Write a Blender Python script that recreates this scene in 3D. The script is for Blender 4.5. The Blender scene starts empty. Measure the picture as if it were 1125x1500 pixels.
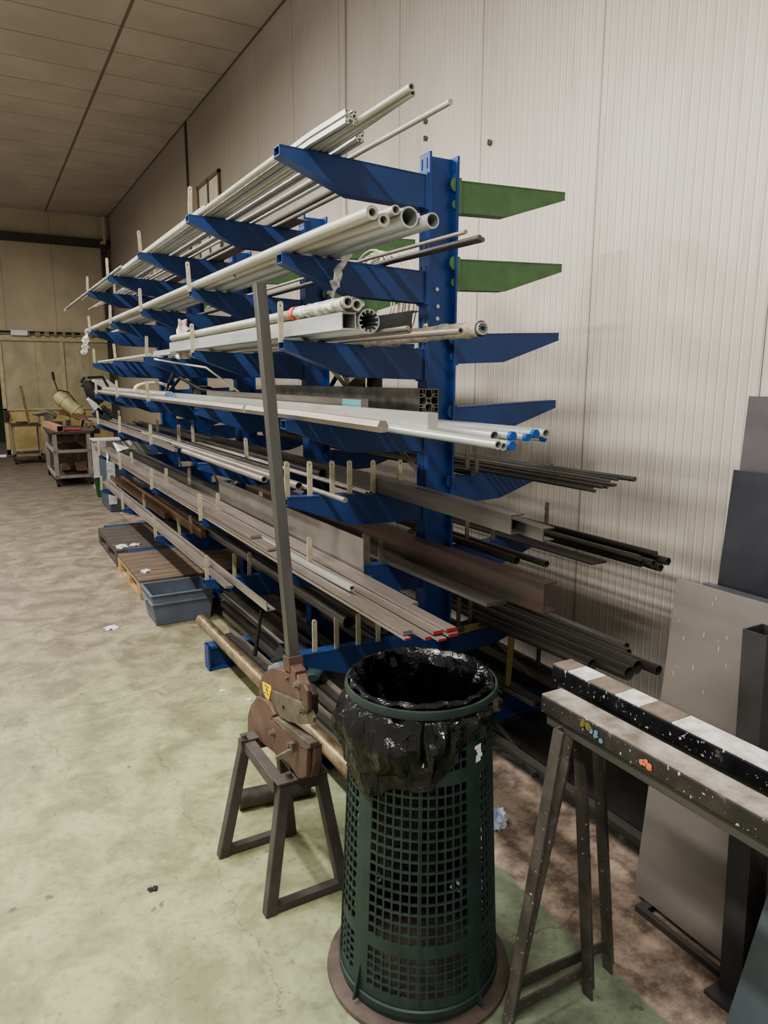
import bpy, bmesh, math, random
from mathutils import Vector, Matrix, noise
from mathutils.geometry import tessellate_polygon
random.seed(7)
D = bpy.data
SC = bpy.context.scene
COL = SC.collection
pi = math.pi

# ------------------------------------------------------------------ camera
F_PX, YAW, PITCH, ROLL, CH = 1046.0, 0.5118, 0.18543, 0.0014, 1.6
_f = Vector((math.sin(YAW)*math.cos(PITCH), math.cos(YAW)*math.cos(PITCH), -math.sin(PITCH)))
_r = Vector((math.cos(YAW), -math.sin(YAW), 0.0)); _u = _r.cross(_f)
_r2 = _r*math.cos(ROLL)+_u*math.sin(ROLL); _u2 = -_r*math.sin(ROLL)+_u*math.cos(ROLL)
EYE = Vector((0, 0, CH))
cd = D.cameras.new('camera'); cam = D.objects.new('camera', cd); COL.objects.link(cam)
cam.matrix_world = Matrix.Translation(EYE) @ Matrix((_r2, _u2, -_f)).transposed().to_4x4()
cd.sensor_fit = 'HORIZONTAL'; cd.sensor_width = 36.0; cd.lens = F_PX*36.0/1125.0
cd.clip_start = 0.02; cd.clip_end = 200
SC.camera = cam
def ray(px, py): return _f+_r2*((px-562.5)/F_PX)+_u2*((750-py)/F_PX)
def at(px, py, ax, v):
    """world point seen at a photo pixel on the plane axis ax = v"""
    d = ray(px, py); i = 'xyz'.index(ax); return EYE+d*((v-EYE[i])/d[i])
def y_at(px, x, z):
    """Y of the point with given X and Z that stands at photo column px"""
    lo, hi = 0.3, 20.0
    def s(y):
        d = Vector((x, y, z))-EYE; return 562.5+F_PX*d.dot(_r2)/d.dot(_f)
    for _ in range(50):
        m = (lo+hi)/2
        if s(m) > px: lo = m
        else: hi = m
    return (lo+hi)/2

# ------------------------------------------------------------------ materials
def lin(c):
    return tuple(((x/255)/12.92 if x <= 10 else ((x/255+0.055)/1.055)**2.4) for x in c)+(1,)
MATS = {}
def mat(name, c1, c2=None, rough=0.5, metal=0.0, scale=8.0, detail=5, bump=0.0, bscale=None, c3=None, stretch=(1, 1, 1),
        rough2=None, spec=0.5, lo=0.35, hi=0.65, coat=0.0):
    if name in MATS: return MATS[name]
    m = D.materials.new(name); m.use_nodes = True; nt = m.node_tree; N = nt.nodes; L = nt.links
    b = N['Principled BSDF']; b.inputs['Metallic'].default_value = metal; b.inputs['Roughness'].default_value = rough
    b.inputs['Specular IOR Level'].default_value = spec; b.inputs['Coat Weight'].default_value = coat
    tc = N.new('ShaderNodeTexCoord'); mp = N.new('ShaderNodeMapping'); L.new(tc.outputs['Object'], mp.inputs[0])
    mp.inputs['Scale'].default_value = stretch
    nz = N.new('ShaderNodeTexNoise'); nz.inputs['Scale'].default_value = scale; nz.inputs['Detail'].default_value = detail
    nz.inputs['Roughness'].default_value = 0.62
    L.new(mp.outputs[0], nz.inputs['Vector'])
    cr = N.new('ShaderNodeValToRGB'); e = cr.color_ramp.elements
    e[0].position = lo; e[1].position = hi; e[0].color = lin(c1); e[1].color = lin(c2 or c1)
    if c3: q = e.new((lo+hi)/2+0.06); q.color = lin(c3)
    L.new(nz.outputs['Fac'], cr.inputs[0]); L.new(cr.outputs[0], b.inputs['Base Color'])
    if rough2 is not None:
        mr = N.new('ShaderNodeMapRange'); mr.inputs[1].default_value = .3; mr.inputs[2].default_value = .7
        mr.inputs[3].default_value = rough; mr.inputs[4].default_value = rough2
        L.new(nz.outputs['Fac'], mr.inputs[0]); L.new(mr.outputs[0], b.inputs['Roughness'])
    if bump:
        n2 = N.new('ShaderNodeTexNoise'); n2.inputs['Scale'].default_value = bscale or scale*4; n2.inputs['Detail'].default_value = 4
        L.new(mp.outputs[0], n2.inputs['Vector'])
        bp = N.new('ShaderNodeBump'); bp.inputs['Strength'].default_value = bump; bp.inputs['Distance'].default_value = 0.004
        L.new(n2.outputs['Fac'], bp.inputs['Height']); L.new(bp.outputs[0], b.inputs['Normal'])
    MATS[name] = m
    return m
LONG = (1, 0.12, 1)
M_blue = mat('blue_paint', (32, 57, 104), (40, 68, 120), .42, 0, 3, bump=.03, rough2=.5)
M_blue2 = mat('blue_paint_column', (30, 60, 116), (38, 72, 134), .42, 0, 3)
M_green = mat('green_paint', (72, 104, 70), (86, 120, 80), .55, 0, 14, rough2=.65)
M_zinc = mat('galvanised_steel', (168, 172, 172), (205, 208, 206), .38, .55, 9, stretch=LONG, rough2=.5)
M_alu = mat('aluminium', (178, 178, 172), (206, 206, 200), .38, .5, 6, stretch=LONG)
M_white_tube = mat('pale_grey_tube', (165, 163, 152), (196, 194, 182), .42, .35, 10, stretch=LONG)
M_steel = mat('raw_steel_grey', (128, 120, 114), (164, 157, 148), .42, .45, 8, stretch=LONG, bump=.05)
M_pink = mat('mill_steel_warm', (122, 114, 108), (160, 150, 142), .4, .5, 6, stretch=LONG, bump=.05)
M_dark = mat('dark_scaled_steel', (80, 78, 74), (108, 104, 99), .42, .35, 9, stretch=LONG, bump=.08)
M_dark2 = mat('black_scaled_steel', (64, 62, 59), (90, 87, 83), .4, .3, 9, stretch=LONG, bump=.08)
M_rust = mat('rusty_steel', (92, 70, 52), (126, 98, 74), .7, .2, 9, stretch=LONG, bump=.2)
M_redsteel = mat('steel_with_red_primer', (80, 76, 72), (94, 90, 85), .5, .3, 3, c3=(98, 74, 72), stretch=(1, .5, 1), bump=.06)
M_red = mat('red_paint', (150, 40, 44), (172, 58, 60), .5)
M_bluecap = mat('blue_plastic', (28, 74, 146), (40, 92, 166), .45)
M_bluehex = mat('blue_sprayed_end', (70, 112, 170), (150, 180, 205), .5, 0, 30)
M_cyan = mat('cyan_sticker', (120, 205, 215), (140, 215, 222), .5)
M_pin = mat('cream_zinc_pin', (168, 162, 140), (196, 190, 166), .45, .3, 20)
M_pindark = mat('grey_pin', (98, 96, 88), (125, 122, 112), .5, .4, 20)
M_brass = mat('brown_coated_tube', (112, 98, 78), (160, 142, 114), .3, .6, 22, stretch=(1, .6, 1), rough2=.42)
M_black = mat('black_hole', (8, 8, 8), (12, 12, 12), .8)
M_rubber = mat('black_rubber', (22, 22, 22), (34, 34, 34), .7)
M_bin = mat('dark_green_plastic', (36, 50, 48), (46, 62, 59), .45, 0, 12, rough2=.6, bump=.04)
M_foot = mat('dusty_brown_base', (66, 56, 52), (92, 80, 74), .75, 0, 10, bump=.1)
M_shear = mat('reddish_cast_iron', (84, 66, 60), (104, 92, 86), .5, .15, 7, c3=(104, 80, 72), rough2=.65, bump=.1)
M_shear_d = mat('worn_blade_steel', (92, 84, 76), (126, 118, 104), .5, .5, 14, rough2=.6, bump=.12)
M_stand = mat('grey_brown_painted_steel', (70, 65, 63), (88, 83, 80), .55, .2, 8, rough2=.65, bump=.06)
M_handle = mat('bare_square_tube', (78, 78, 75), (112, 111, 106), .38, .6, 5, stretch=(1, 1, .12))
M_yellow = mat('yellow_sticker', (226, 196, 30), (240, 212, 50), .55)
M_yellowdirty = mat('dirty_yellow_tape', (138, 126, 84), (162, 148, 102), .6, 0, 14)
M_ink = mat('black_ink', (14, 14, 14), None, .7)
M_trestle = mat('spattered_black_steel', (48, 46, 43), (78, 74, 70), .5, .25, 9, detail=8, lo=.4, hi=.72, bump=.3, bscale=60)
M_trleg = None
M_trtop = mat('worn_grey_top', (112, 102, 94), (170, 164, 156), .6, .1, 16, detail=9, bump=.3, bscale=80)
M_sheet_alu = mat('aluminium_sheet', (136, 129, 125), (160, 153, 149), .34, .5, 3, stretch=(1, .4, 1), rough2=.42)
M_sheet_dark = mat('dark_steel_sheet', (64, 66, 72), (84, 86, 94), .32, .6, 2, rough2=.42)
M_sheet_mid = mat('mid_grey_sheet', (98, 94, 98), (112, 108, 112), .42, .4, 2)
M_sheet_blue = mat('bluish_steel_sheet', (88, 96, 104), (112, 120, 128), .36, .6, 2, rough2=.45)
M_post = mat('dark_post_steel', (62, 60, 62), (78, 76, 78), .5, .3, 5)
M_crate = mat('blue_grey_plastic', (84, 92, 104), (100, 108, 120), .5, 0, 5)
M_wood = mat('pale_pallet_wood', (146, 122, 84), (178, 150, 110), .75, 0, 6, stretch=(1, 8, 8), bump=.2)
M_woodtop = mat('worn_pallet_deck', (84, 72, 60), (116, 100, 84), .8, 0, 5, stretch=(1, 8, 8), bump=.2)
M_wooddark = mat('grey_pallet_wood', (62, 56, 52), (88, 80, 74), .85, 0, 6, stretch=(1, 8, 8), bump=.2)
M_cart = mat('grey_painted_cart', (118, 112, 108), (142, 136, 130), .6, 0, 9)
M_cartd = mat('grimy_metal', (56, 50, 44), (84, 74, 64), .7, .2, 14)
M_orange = mat('orange_primer_tube', (150, 114, 92), (168, 132, 110), .6)
M_beige_m = mat('beige_machine_paint', (150, 142, 108), (176, 168, 130), .5, 0, 9)
M_whitem = mat('white_machine_paint', (176, 174, 176), (200, 198, 198), .5)
M_cable = mat('white_cable', (205, 198, 178), (225, 218, 198), .55)
M_cableb = mat('black_cable', (20, 20, 20), (30, 30, 30), .6)
M_rag = mat('black_cloth', (28, 28, 30), (44, 44, 46), .9, bump=.3)
M_glove = mat('blue_grey_cloth', (66, 84, 88), (128, 136, 140), .85, bump=.3)
M_paper = mat('white_paper', (205, 205, 208), (225, 225, 228), .8)
M_bluepaper = mat('blue_paper_towel', (150, 165, 200), (205, 212, 228), .85)
M_greenbin = mat('green_plastic', (26, 70, 34), (34, 84, 42), .6)
M_wrapred = mat('orange_red_tape', (214, 84, 52), (226, 104, 70), .6)
M_cast = mat('grey_metal_chunk', (92, 86, 78), (120, 112, 100), .6, .3)

def mat_wrap():
    m = D.materials.new('clear_film'); m.use_nodes = True; nt = m.node_tree; N = nt.nodes; L = nt.links
    b = N['Principled BSDF']; b.inputs['Base Color'].default_value = (.82, .80, .76, 1); b.inputs['Roughness'].default_value = .25
    nz = N.new('ShaderNodeTexNoise'); nz.inputs['Scale'].default_value = 30; tc = N.new('ShaderNodeTexCoord'); L.new(tc.outputs['Object'], nz.inputs['Vector'])
    mr = N.new('ShaderNodeMapRange'); mr.inputs[1].default_value = .35; mr.inputs[2].default_value = .62; mr.inputs[3].default_value = .25; mr.inputs[4].default_value = .85
    L.new(nz.outputs['Fac'], mr.inputs[0]); L.new(mr.outputs[0], b.inputs['Alpha'])
    return m
M_film = mat_wrap()

def mat_bag():
    m = D.materials.new('black_bin_liner'); m.use_nodes = True; nt = m.node_tree; N = nt.nodes; L = nt.links
    b = N['Principled BSDF']; b.inputs['Base Color'].default_value = (.004, .004, .005, 1); b.inputs['Roughness'].default_value = .16
    b.inputs['Specular IOR Level'].default_value = .6
    tc = N.new('ShaderNodeTexCoord'); mp = N.new('ShaderNodeMapping'); L.new(tc.outputs['Object'], mp.inputs[0]); mp.inputs['Scale'].default_value = (1, 1, .5)
    n1 = N.new('ShaderNodeTexNoise'); n1.inputs['Scale'].default_value = 13; n1.inputs['Detail'].default_value = 5; n1.inputs['Distortion'].default_value = 1.4
    L.new(mp.outputs[0], n1.inputs['Vector'])
    vo = N.new('ShaderNodeTexVoronoi'); vo.inputs['Scale'].default_value = 22; vo.feature = 'DISTANCE_TO_EDGE'; L.new(n1.outputs['Color'], vo.inputs['Vector'])
    vo.inputs['Scale'].default_value = 5
    b1 = N.new('ShaderNodeBump'); b1.inputs['Strength'].default_value = .18; b1.inputs['Distance'].default_value = .02; L.new(n1.outputs['Fac'], b1.inputs['Height'])
    b2 = N.new('ShaderNodeBump'); b2.inputs['Strength'].default_value = .35; b2.inputs['Distance'].default_value = .012; L.new(vo.outputs['Distance'], b2.inputs['Height'])
    L.new(b1.outputs[0], b2.inputs['Normal']); L.new(b2.outputs[0], b.inputs['Normal'])
    return m
M_bag = mat_bag()

class G:
    """tiny node graph helper"""
    def __init__(s, name):
        s.m = D.materials.new(name); s.m.use_nodes = True; s.N = s.m.node_tree.nodes; s.L = s.m.node_tree.links
        s.b = s.N['Principled BSDF']; s.tc = s.N.new('ShaderNodeTexCoord'); s.sep = s.N.new('ShaderNodeSeparateXYZ')
        s.L.new(s.tc.outputs['Object'], s.sep.inputs[0]); s.P = s.tc.outputs['Object']
        s.x, s.y, s.z = s.sep.outputs
    def math(s, op, a, b=None, c=None, clamp=False):
        n = s.N.new('ShaderNodeMath'); n.operation = op; n.use_clamp = clamp
        for i, v in enumerate((a, b, c)):
            if v is None: continue
            if isinstance(v, (int, float)): n.inputs[i].default_value = v
            else: s.L.new(v, n.inputs[i])
        return n.outputs[0]
    def noise(s, sc, det=4, st=None, dist=0, rough=.55):
        n = s.N.new('ShaderNodeTexNoise'); n.inputs['Scale'].default_value = sc; n.inputs['Detail'].default_value = det
        n.inputs['Distortion'].default_value = dist; n.inputs['Roughness'].default_value = rough
        if st:
            mp = s.N.new('ShaderNodeMapping'); mp.inputs['Scale'].default_value = st; s.L.new(s.P, mp.inputs[0]); s.L.new(mp.outputs[0], n.inputs['Vector'])
        else: s.L.new(s.P, n.inputs['Vector'])
        return n.outputs['Fac']
    def rng(s, v, a, b, c=0, d=1):
        n = s.N.new('ShaderNodeMapRange'); s.L.new(v, n.inputs[0])
        for i, q in enumerate((a, b, c, d)): n.inputs[i+1].default_value = q
        n.interpolation_type = 'SMOOTHSTEP'; return n.outputs[0]
    def mix(s, f, a, b):
        n = s.N.new('ShaderNodeMix'); n.data_type = 'RGBA'
        if isinstance(f, (int, float)): n.inputs[0].default_value = f
        else: s.L.new(f, n.inputs[0])
        for i, v in ((6, a), (7, b)):
            if isinstance(v, tuple): n.inputs[i].default_value = lin(v)
            else: s.L.new(v, n.inputs[i])
        return n.outputs[2]
    def line(s, v, period, off, w):
        """1 on thin lines every period"""
        a = s.math('FRACT', s.math('DIVIDE', s.math('ADD', v, -off+period/2), period))
        d = s.math('MULTIPLY', s.math('ABSOLUTE', s.math('SUBTRACT', a, .5)), period)
        return s.rng(d, w*.6, w, 1, 0)
    def bump(s, h, st=.3, dist=.003):
        n = s.N.new('ShaderNodeBump'); n.inputs['Strength'].default_value = st; n.inputs['Distance'].default_value = dist
        s.L.new(h, n.inputs['Height']); s.L.new(n.outputs[0], s.b.inputs['Normal'])
    def out(s, col, rough=.6):
        s.L.new(col, s.b.inputs['Base Color'])
        if isinstance(rough, (int, float)): s.b.inputs['Roughness'].default_value = rough
        else: s.L.new(rough, s.b.inputs['Roughness'])
        return s.m

def mat_speck(name, c1, c2, rough, dens=.70, sp=(205, 200, 192), scale=110, metal=.1):
    g = G(name); col = g.mix(g.rng(g.noise(9, 7), .35, .68), c1, c2)
    col = g.mix(g.math('MULTIPLY', g.rng(g.noise(scale, 2), dens, dens+.03), .8), col, sp)
    col = g.mix(g.math('MULTIPLY', g.rng(g.noise(24, 6, rough=.7), .62, .72), .55), col, (118, 112, 106))
    g.bump(g.noise(50, 6), .35, .003); g.b.inputs['Metallic'].default_value = metal
    return g.out(col, rough)
M_trleg = mat_speck('spattered_dark_leg', (70, 66, 62), (96, 90, 85), .45, .70, metal=.2)
M_trestle = mat_speck('spattered_black_steel', (44, 42, 40), (66, 62, 58), .5, .68)
M_gloss = mat_speck('glossy_black_spatter', (24, 25, 27), (44, 45, 48), .25, .66)
def mat_floor():
    g = G('painted_concrete_floor')
    big = g.noise(1.1, 5, dist=.6); mid = g.noise(4.5, 6, dist=.4, rough=.7); fine = g.noise(38, 4)
    # green paint zone to the left and near, grey concrete further away, brown dusty strip towards the wall
    pale = g.mix(g.rng(mid, .35, .65), (128, 131, 99), (166, 170, 130))
    green = g.mix(g.rng(mid, .4, .62), (96, 106, 88), (126, 136, 114))
    warm = g.mix(g.rng(mid, .35, .68), (104, 94, 80), (150, 140, 120))
    # near right part greener
    t = g.math('ADD', g.math('MULTIPLY', g.x, 1.0), g.math('MULTIPLY', g.y, -.55))
    col = g.mix(g.rng(g.math('ADD', t, g.math('MULTIPLY', mid, .5)), -.5, .75), pale, green)
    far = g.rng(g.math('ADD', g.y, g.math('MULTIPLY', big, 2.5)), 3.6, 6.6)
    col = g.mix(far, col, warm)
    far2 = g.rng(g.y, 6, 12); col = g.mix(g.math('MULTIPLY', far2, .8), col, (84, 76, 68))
    # dirt blotches
    bl = g.rng(g.noise(2.6, 8, dist=.5, rough=.72), .58, .70)
    col = g.mix(g.math('MULTIPLY', bl, .5), col, (92, 82, 78))
    sm = g.rng(g.noise(2.2, 7, (1.0, .35, 1), .3, .7), .52, .72); col = g.mix(g.math('MULTIPLY', sm, .4), col, (110, 100, 90))
    sp = g.rng(g.noise(7, 9, dist=.2, rough=.6), .655, .69); col = g.mix(g.math('MULTIPLY', sp, .75), col, (84, 76, 76))
    sc = g.rng(g.noise(60, 2, (1, .3, 1)), .68, .74); col = g.mix(g.math('MULTIPLY', sc, .5), col, (84, 78, 66))
    wt = g.rng(g.noise(90, 2), .72, .76); col = g.mix(g.math('MULTIPLY', wt, .4), col, (200, 200, 180))
    col = g.mix(g.math('MULTIPLY', g.rng(g.noise(9, 5, dist=.8, rough=.75), .64, .74), .4), col, (70, 64, 60))
    col = g.mix(g.math('MULTIPLY', g.rng(fine, .5, .72), .25), col, (60, 58, 48))
    # brown strip along the rack and sheets
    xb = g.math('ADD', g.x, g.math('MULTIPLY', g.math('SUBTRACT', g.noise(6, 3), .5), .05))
    brown = g.mix(g.rng(g.noise(7, 6, rough=.75), .35, .66), (92, 80, 72), (168, 150, 136))
    col = g.mix(g.rng(xb, 1.365, 1.385), col, brown)
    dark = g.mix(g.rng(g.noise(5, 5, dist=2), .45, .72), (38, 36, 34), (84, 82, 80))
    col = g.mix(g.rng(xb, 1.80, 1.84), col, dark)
    # cracks
    vo = g.N.new('ShaderNodeTexVoronoi'); vo.feature = 'DISTANCE_TO_EDGE'; vo.inputs['Scale'].default_value = .45
    nn = g.N.new('ShaderNodeTexNoise'); nn.inputs['Scale'].default_value = 3; nn.inputs['Detail'].default_value = 6; g.L.new(g.P, nn.inputs['Vector'])
    va = g.N.new('ShaderNodeVectorMath'); va.operation = 'MULTIPLY_ADD'; g.L.new(nn.outputs['Color'], va.inputs[0]); va.inputs[1].default_value = (.5, .5, 0); g.L.new(g.P, va.inputs[2])
    g.L.new(va.outputs[0], vo.inputs['Vector'])
    cr = g.rng(vo.outputs['Distance'], .0005, .0022, 1, 0)
    col = g.mix(g.math('MULTIPLY', cr, .55), col, (86, 82, 66))
    for A_, B_, w_ in ((at(229, 1090, 'z', 0), at(428, 1500, 'z', 0), .0022), (at(20, 1045, 'z', 0), at(112, 1122, 'z', 0), .0025)):
        dx, dy = B_.x-A_.x, B_.y-A_.y; L_ = math.hypot(dx, dy); dx /= L_; dy /= L_
        u_ = g.math('ADD', g.math('MULTIPLY', g.x, dx), g.math('MULTIPLY', g.y, dy)); v_ = g.math('ADD', g.math('MULTIPLY', g.x, -dy), g.math('MULTIPLY', g.y, dx))
        off = g.math('MULTIPLY', g.math('SUBTRACT', g.noise(5, 8, rough=.7), .5), .22)
        d_ = g.math('ABSOLUTE', g.math('SUBTRACT', g.math('ADD', v_, off), -dy*A_.x+dx*A_.y))
        u0 = dx*A_.x+dy*A_.y
        inside = g.math('MULTIPLY', g.rng(u_, u0-.02, u0+.05), g.rng(u_, u0+L_-.05, u0+L_+.05, 1, 0))
        col = g.mix(g.math('MULTIPLY', g.math('MULTIPLY', g.rng(d_, w_*.3, w_, 1, 0), inside), .7), col, (78, 72, 56))
    g.bump(fine, .12, .003)
    return g.out(col, g.rng(mid, .3, .7, .55, .85))
def mat_wall():
    g = G('ribbed_sandwich_panel')
    st = g.noise(1.3, 5, (1, .9, .45), .5); st2 = g.noise(6, 5, (1, 3, .35))
    col = g.mix(g.rng(st, .3, .7), (200, 191, 181), (218, 210, 201))
    col = g.mix(g.math('MULTIPLY', g.rng(st2, .52, .75), .35), col, (158, 152, 140))
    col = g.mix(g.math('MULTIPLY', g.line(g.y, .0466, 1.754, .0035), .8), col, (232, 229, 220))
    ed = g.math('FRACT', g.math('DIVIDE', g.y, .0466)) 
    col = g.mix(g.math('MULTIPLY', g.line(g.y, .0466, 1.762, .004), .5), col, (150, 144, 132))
    sm = g.line(g.y, .932, 1.754, .0032)
    col = g.mix(sm, col, (104, 98, 90))
    # light falloff painted in: wall turns darker and browner far down the hall
    g.bump(g.math('SUBTRACT', 1, g.line(g.y, .0466, 1.754, .009)), .35, .003)
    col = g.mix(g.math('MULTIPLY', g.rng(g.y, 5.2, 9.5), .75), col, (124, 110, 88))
    col = g.mix(g.math('MULTIPLY', g.rng(g.z, 2.2, 4.2), .35), col, (120, 116, 104))  # lamp falloff put into the colour: darker towards the ceiling
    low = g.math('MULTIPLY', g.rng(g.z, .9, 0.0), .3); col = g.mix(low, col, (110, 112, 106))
    return g.out(col, .42)
def mat_far():
    g = G('beige_far_wall_panel')
    col = g.mix(g.rng(g.noise(1.2, 5), .3, .7), (166, 154, 132), (186, 174, 150))
    col = g.mix(g.math('MULTIPLY', g.line(g.x, .93, .62, .008), .5), col, (110, 98, 76))
    return g.out(col, .6)
def mat_ceil():
    g = G('suspended_ceiling_tiles')
    col = g.mix(g.rng(g.noise(1.5, 4), .3, .7), (182, 172, 158), (196, 187, 173))
    a = g.line(g.y, .603, .509, .011); b = g.line(g.x, 1.168, .332, .02)
    col = g.mix(g.math('MULTIPLY', a, .55), col, (112, 100, 86)); col = g.mix(g.math('MULTIPLY', b, .8), col, (100, 88, 74))
    g.bump(g.math('SUBTRACT', 1, g.math('MAXIMUM', a, b)), .4, .01)
    return g.out(col, .9)
def mat_door():
    g = G('cloudy_door_panel')
    col = g.mix(g.rng(g.noise(1.8, 5, dist=.8), .3, .7), (150, 144, 118), (178, 170, 142))
    return g.out(col, .22)

# ------------------------------------------------------------------ mesh builder
OFF = {}
class MB:
    def __init__(s): s.v = []; s.f = []; s.mi = []; s.cur = 0
    def add(s, vs, fs):
        n = len(s.v); s.v += [Vector(v) for v in vs]
        for f in fs: s.f.append([n+i for i in f]); s.mi.append(s.cur)
        return s
    def box(s, c, d, rz=0, M=None):
        x, y, z = (q/2 for q in d)
        vs = [Vector((a, b, e)) for a in (-x, x) for b in (-y, y) for e in (-z, z)]
        R = Matrix.Rotation(rz, 3, 'Z') if M is None else M
        vs = [R @ v+Vector(c) for v in vs]
        return s.add(vs, [(0, 1, 3, 2), (4, 6, 7, 5), (0, 4, 5, 1), (2, 3, 7, 6), (0, 2, 6, 4), (1, 5, 7, 3)])
    def bb(s, a, b):
        return s.box([(p+q)/2 for p, q in zip(a, b)], [abs(q-p) for p, q in zip(a, b)])
    def ext(s, loops, p0, p1, up=(0, 0, 1), side=None):
        """2D loops (first outer, the rest holes) swept from p0 to p1"""
        p0 = Vector(p0); p1 = Vector(p1); d = (p1-p0).normalized(); up = Vector(up)
        if side is None: side = d.cross(up).normalized()
        else: side = Vector(side).normalized()
        up2 = side.cross(d).normalized()
        if up2.dot(up) < 0: up2 = -up2
        fl = [q for l in loops for q in l]; n = len(fl)
        vs = [p+side*a+up2*b for p in (p0, p1) for a, b in fl]
        fs = []; k = 0
        for l in loops:
            m = len(l)
            for i in range(m): fs.append((k+i, k+(i+1) % m, n+k+(i+1) % m, n+k+i))
            k += m
        if len(loops) == 1 and n <= 4: caps = [tuple(range(n))]
        else: caps = [tuple(t) for t in tessellate_polygon([[Vector((a, b, 0)) for a, b in l] for l in loops])]
        for t in caps: fs.append(tuple(t)); fs.append(tuple(n+i for i in reversed(t)))
        return s.add(vs, fs)
    def tube(s, pts, r, n=8, cap=True):
        pts = [Vector(p) for p in pts]; rs = r if isinstance(r, (list, tuple)) else [r]*len(pts); vs = []; fs = []
        u = None
        for i, p in enumerate(pts):
            d = (pts[min(i+1, len(pts)-1)]-pts[max(i-1, 0)]).normalized()
            if u is None: u = d.orthogonal().normalized()
            else:
                u = (u-d*u.dot(d)); u = u.normalized() if u.length > 1e-6 else d.orthogonal().normalized()
            w = d.cross(u)
            vs += [p+(u*math.cos(2*pi*k/n)+w*math.sin(2*pi*k/n))*rs[i] for k in range(n)]
        for i in range(len(pts)-1):
            for k in range(n): fs.append((i*n+k, i*n+(k+1) % n, (i+1)*n+(k+1) % n, (i+1)*n+k))
        if cap: fs.append(tuple(range(n))[::-1]); fs.append(tuple((len(pts)-1)*n+k for k in range(n)))
        return s.add(vs, fs)
    def lathe(s, prof, c=(0, 0, 0), n=32, close=False):
        c = Vector(c); m = len(prof)
        vs = [c+Vector((r*math.cos(2*pi*k/n), r*math.sin(2*pi*k/n), z)) for r, z in prof for k in range(n)]
        fs = [(i*n+k, i*n+(k+1) % n, (i+1)*n+(k+1) % n, (i+1)*n+k) for i in range(m-1) for k in range(n)]
        if close: fs += [((m-1)*n+k, (m-1)*n+(k+1) % n, (k+1) % n, k) for k in range(n)]
        return s.add(vs, fs)
    def build(s, name, m, parent=None, loc=None, bevel=0, smooth=False, solid=0):
        off = OFF[parent.name] if parent else Vector((0, 0, 0))
        base = Vector(loc) if loc is not None else (off if parent else Vector((0, 0, 0)))
        me = D.meshes.new(name); me.from_pydata([v-base for v in s.v], [], s.f); 
        ms = m if isinstance(m, (list, tuple)) else [m]
        for q in ms: me.materials.append(q)
        if len(ms) > 1: me.polygons.foreach_set('material_index', s.mi)
        bm = bmesh.new(); bm.from_mesh(me); bmesh.ops.recalc_face_normals(bm, faces=bm.faces); bm.to_mesh(me); bm.free()
        if smooth:
            me.polygons.foreach_set('use_smooth', [True]*len(me.polygons)); 
            try: me.set_sharp_from_angle(angle=math.radians(38))
            except Exception: pass
        o = D.objects.new(name, me); COL.objects.link(o); o.location = base-off
        if parent: o.parent = parent
        OFF[o.name] = base
        if solid:
            md = o.modifiers.new('solidify', 'SOLIDIFY'); md.thickness = solid; md.offset = 0
        if bevel:
            md = o.modifiers.new('bevel', 'BEVEL'); md.width = bevel; md.segments = 2; md.limit_method = 'ANGLE'; md.angle_limit = .6
        return o
def tag(o, label, cat, group=None, kind=None):
    o['label'] = label
    if cat: o['category'] = cat
    if group: o['group'] = group
    if kind: o['kind'] = kind
    return o
def thing(name, loc, label, cat, group=None):
    o = D.objects.new(name, None); COL.objects.link(o); o.location = loc; o.empty_display_size = .1; OFF[o.name] = Vector(loc)
    return tag(o, label, cat, group)
def struct(o, label=None):
    o['kind'] = 'structure'
    if label: o['label'] = label
    return o
def circ(r, n=20, cx=0, cy=0, ph=0): return [(cx+r*math.cos(2*pi*k/n+ph), cy+r*math.sin(2*pi*k/n+ph)) for k in range(n)]
def rect(w, h, cx=0, cy=0): return [(cx-w/2, cy-h/2), (cx+w/2, cy-h/2), (cx+w/2, cy+h/2), (cx-w/2, cy+h/2)]

# ------------------------------------------------------------------ the hall
XW, YF, ZC = 2.674, 16.54, 4.867
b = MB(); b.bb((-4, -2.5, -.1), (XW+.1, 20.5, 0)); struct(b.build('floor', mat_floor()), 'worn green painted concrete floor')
b = MB(); b.bb((-4, -2.5, ZC), (XW+.1, YF+.1, ZC+.05)); struct(b.build('ceiling', mat_ceil()), 'ceiling of pale beige rectangular tiles')
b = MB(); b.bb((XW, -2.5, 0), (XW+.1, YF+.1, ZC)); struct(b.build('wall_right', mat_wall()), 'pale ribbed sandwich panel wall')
mf = mat_far()
b = MB(); b.bb((-4, YF, 2.52), (XW, YF+.1, ZC)); struct(b.build('wall_far', mf), 'beige panel wall at the far end')
b = MB(); b.bb((2.60, YF, 0), (XW, YF+.1, 2.52)); struct(b.build('wall_far', mf))
b = MB(); b.bb((-4, 20.4, 0), (XW, 20.5, ZC)); struct(b.build('wall_back', mat('dark_green_backdrop', (34, 50, 34), (44, 60, 42), .8)), 'dark green wall seen past the sliding door')
M_beam = mat('dark_brown_beam', (62, 56, 54), (74, 68, 64), .6)
b = MB(); b.bb((-4, YF-.16, 4.25), (XW-.02, YF, 4.40)); struct(b.build('trim_1', M_beam), 'dark horizontal steel beam on the far wall')
b = MB(); b.bb((2.50, YF-.12, 0), (2.60, YF, ZC-.45)); struct(b.build('trim_2', M_beam), 'dark vertical post in the far corner')
b = MB(); b.bb((2.53, YF-.24, 4.30), (2.58, YF-.14, 4.83)); b.bb((2.48, YF-.26, 4.3), (2.54, YF-.14, 4.35)); struct(b.build('trim_3', mat('pale_conduit', (180, 172, 150), None, .5)), 'pale conduit in the far corner under the ceiling')
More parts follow.
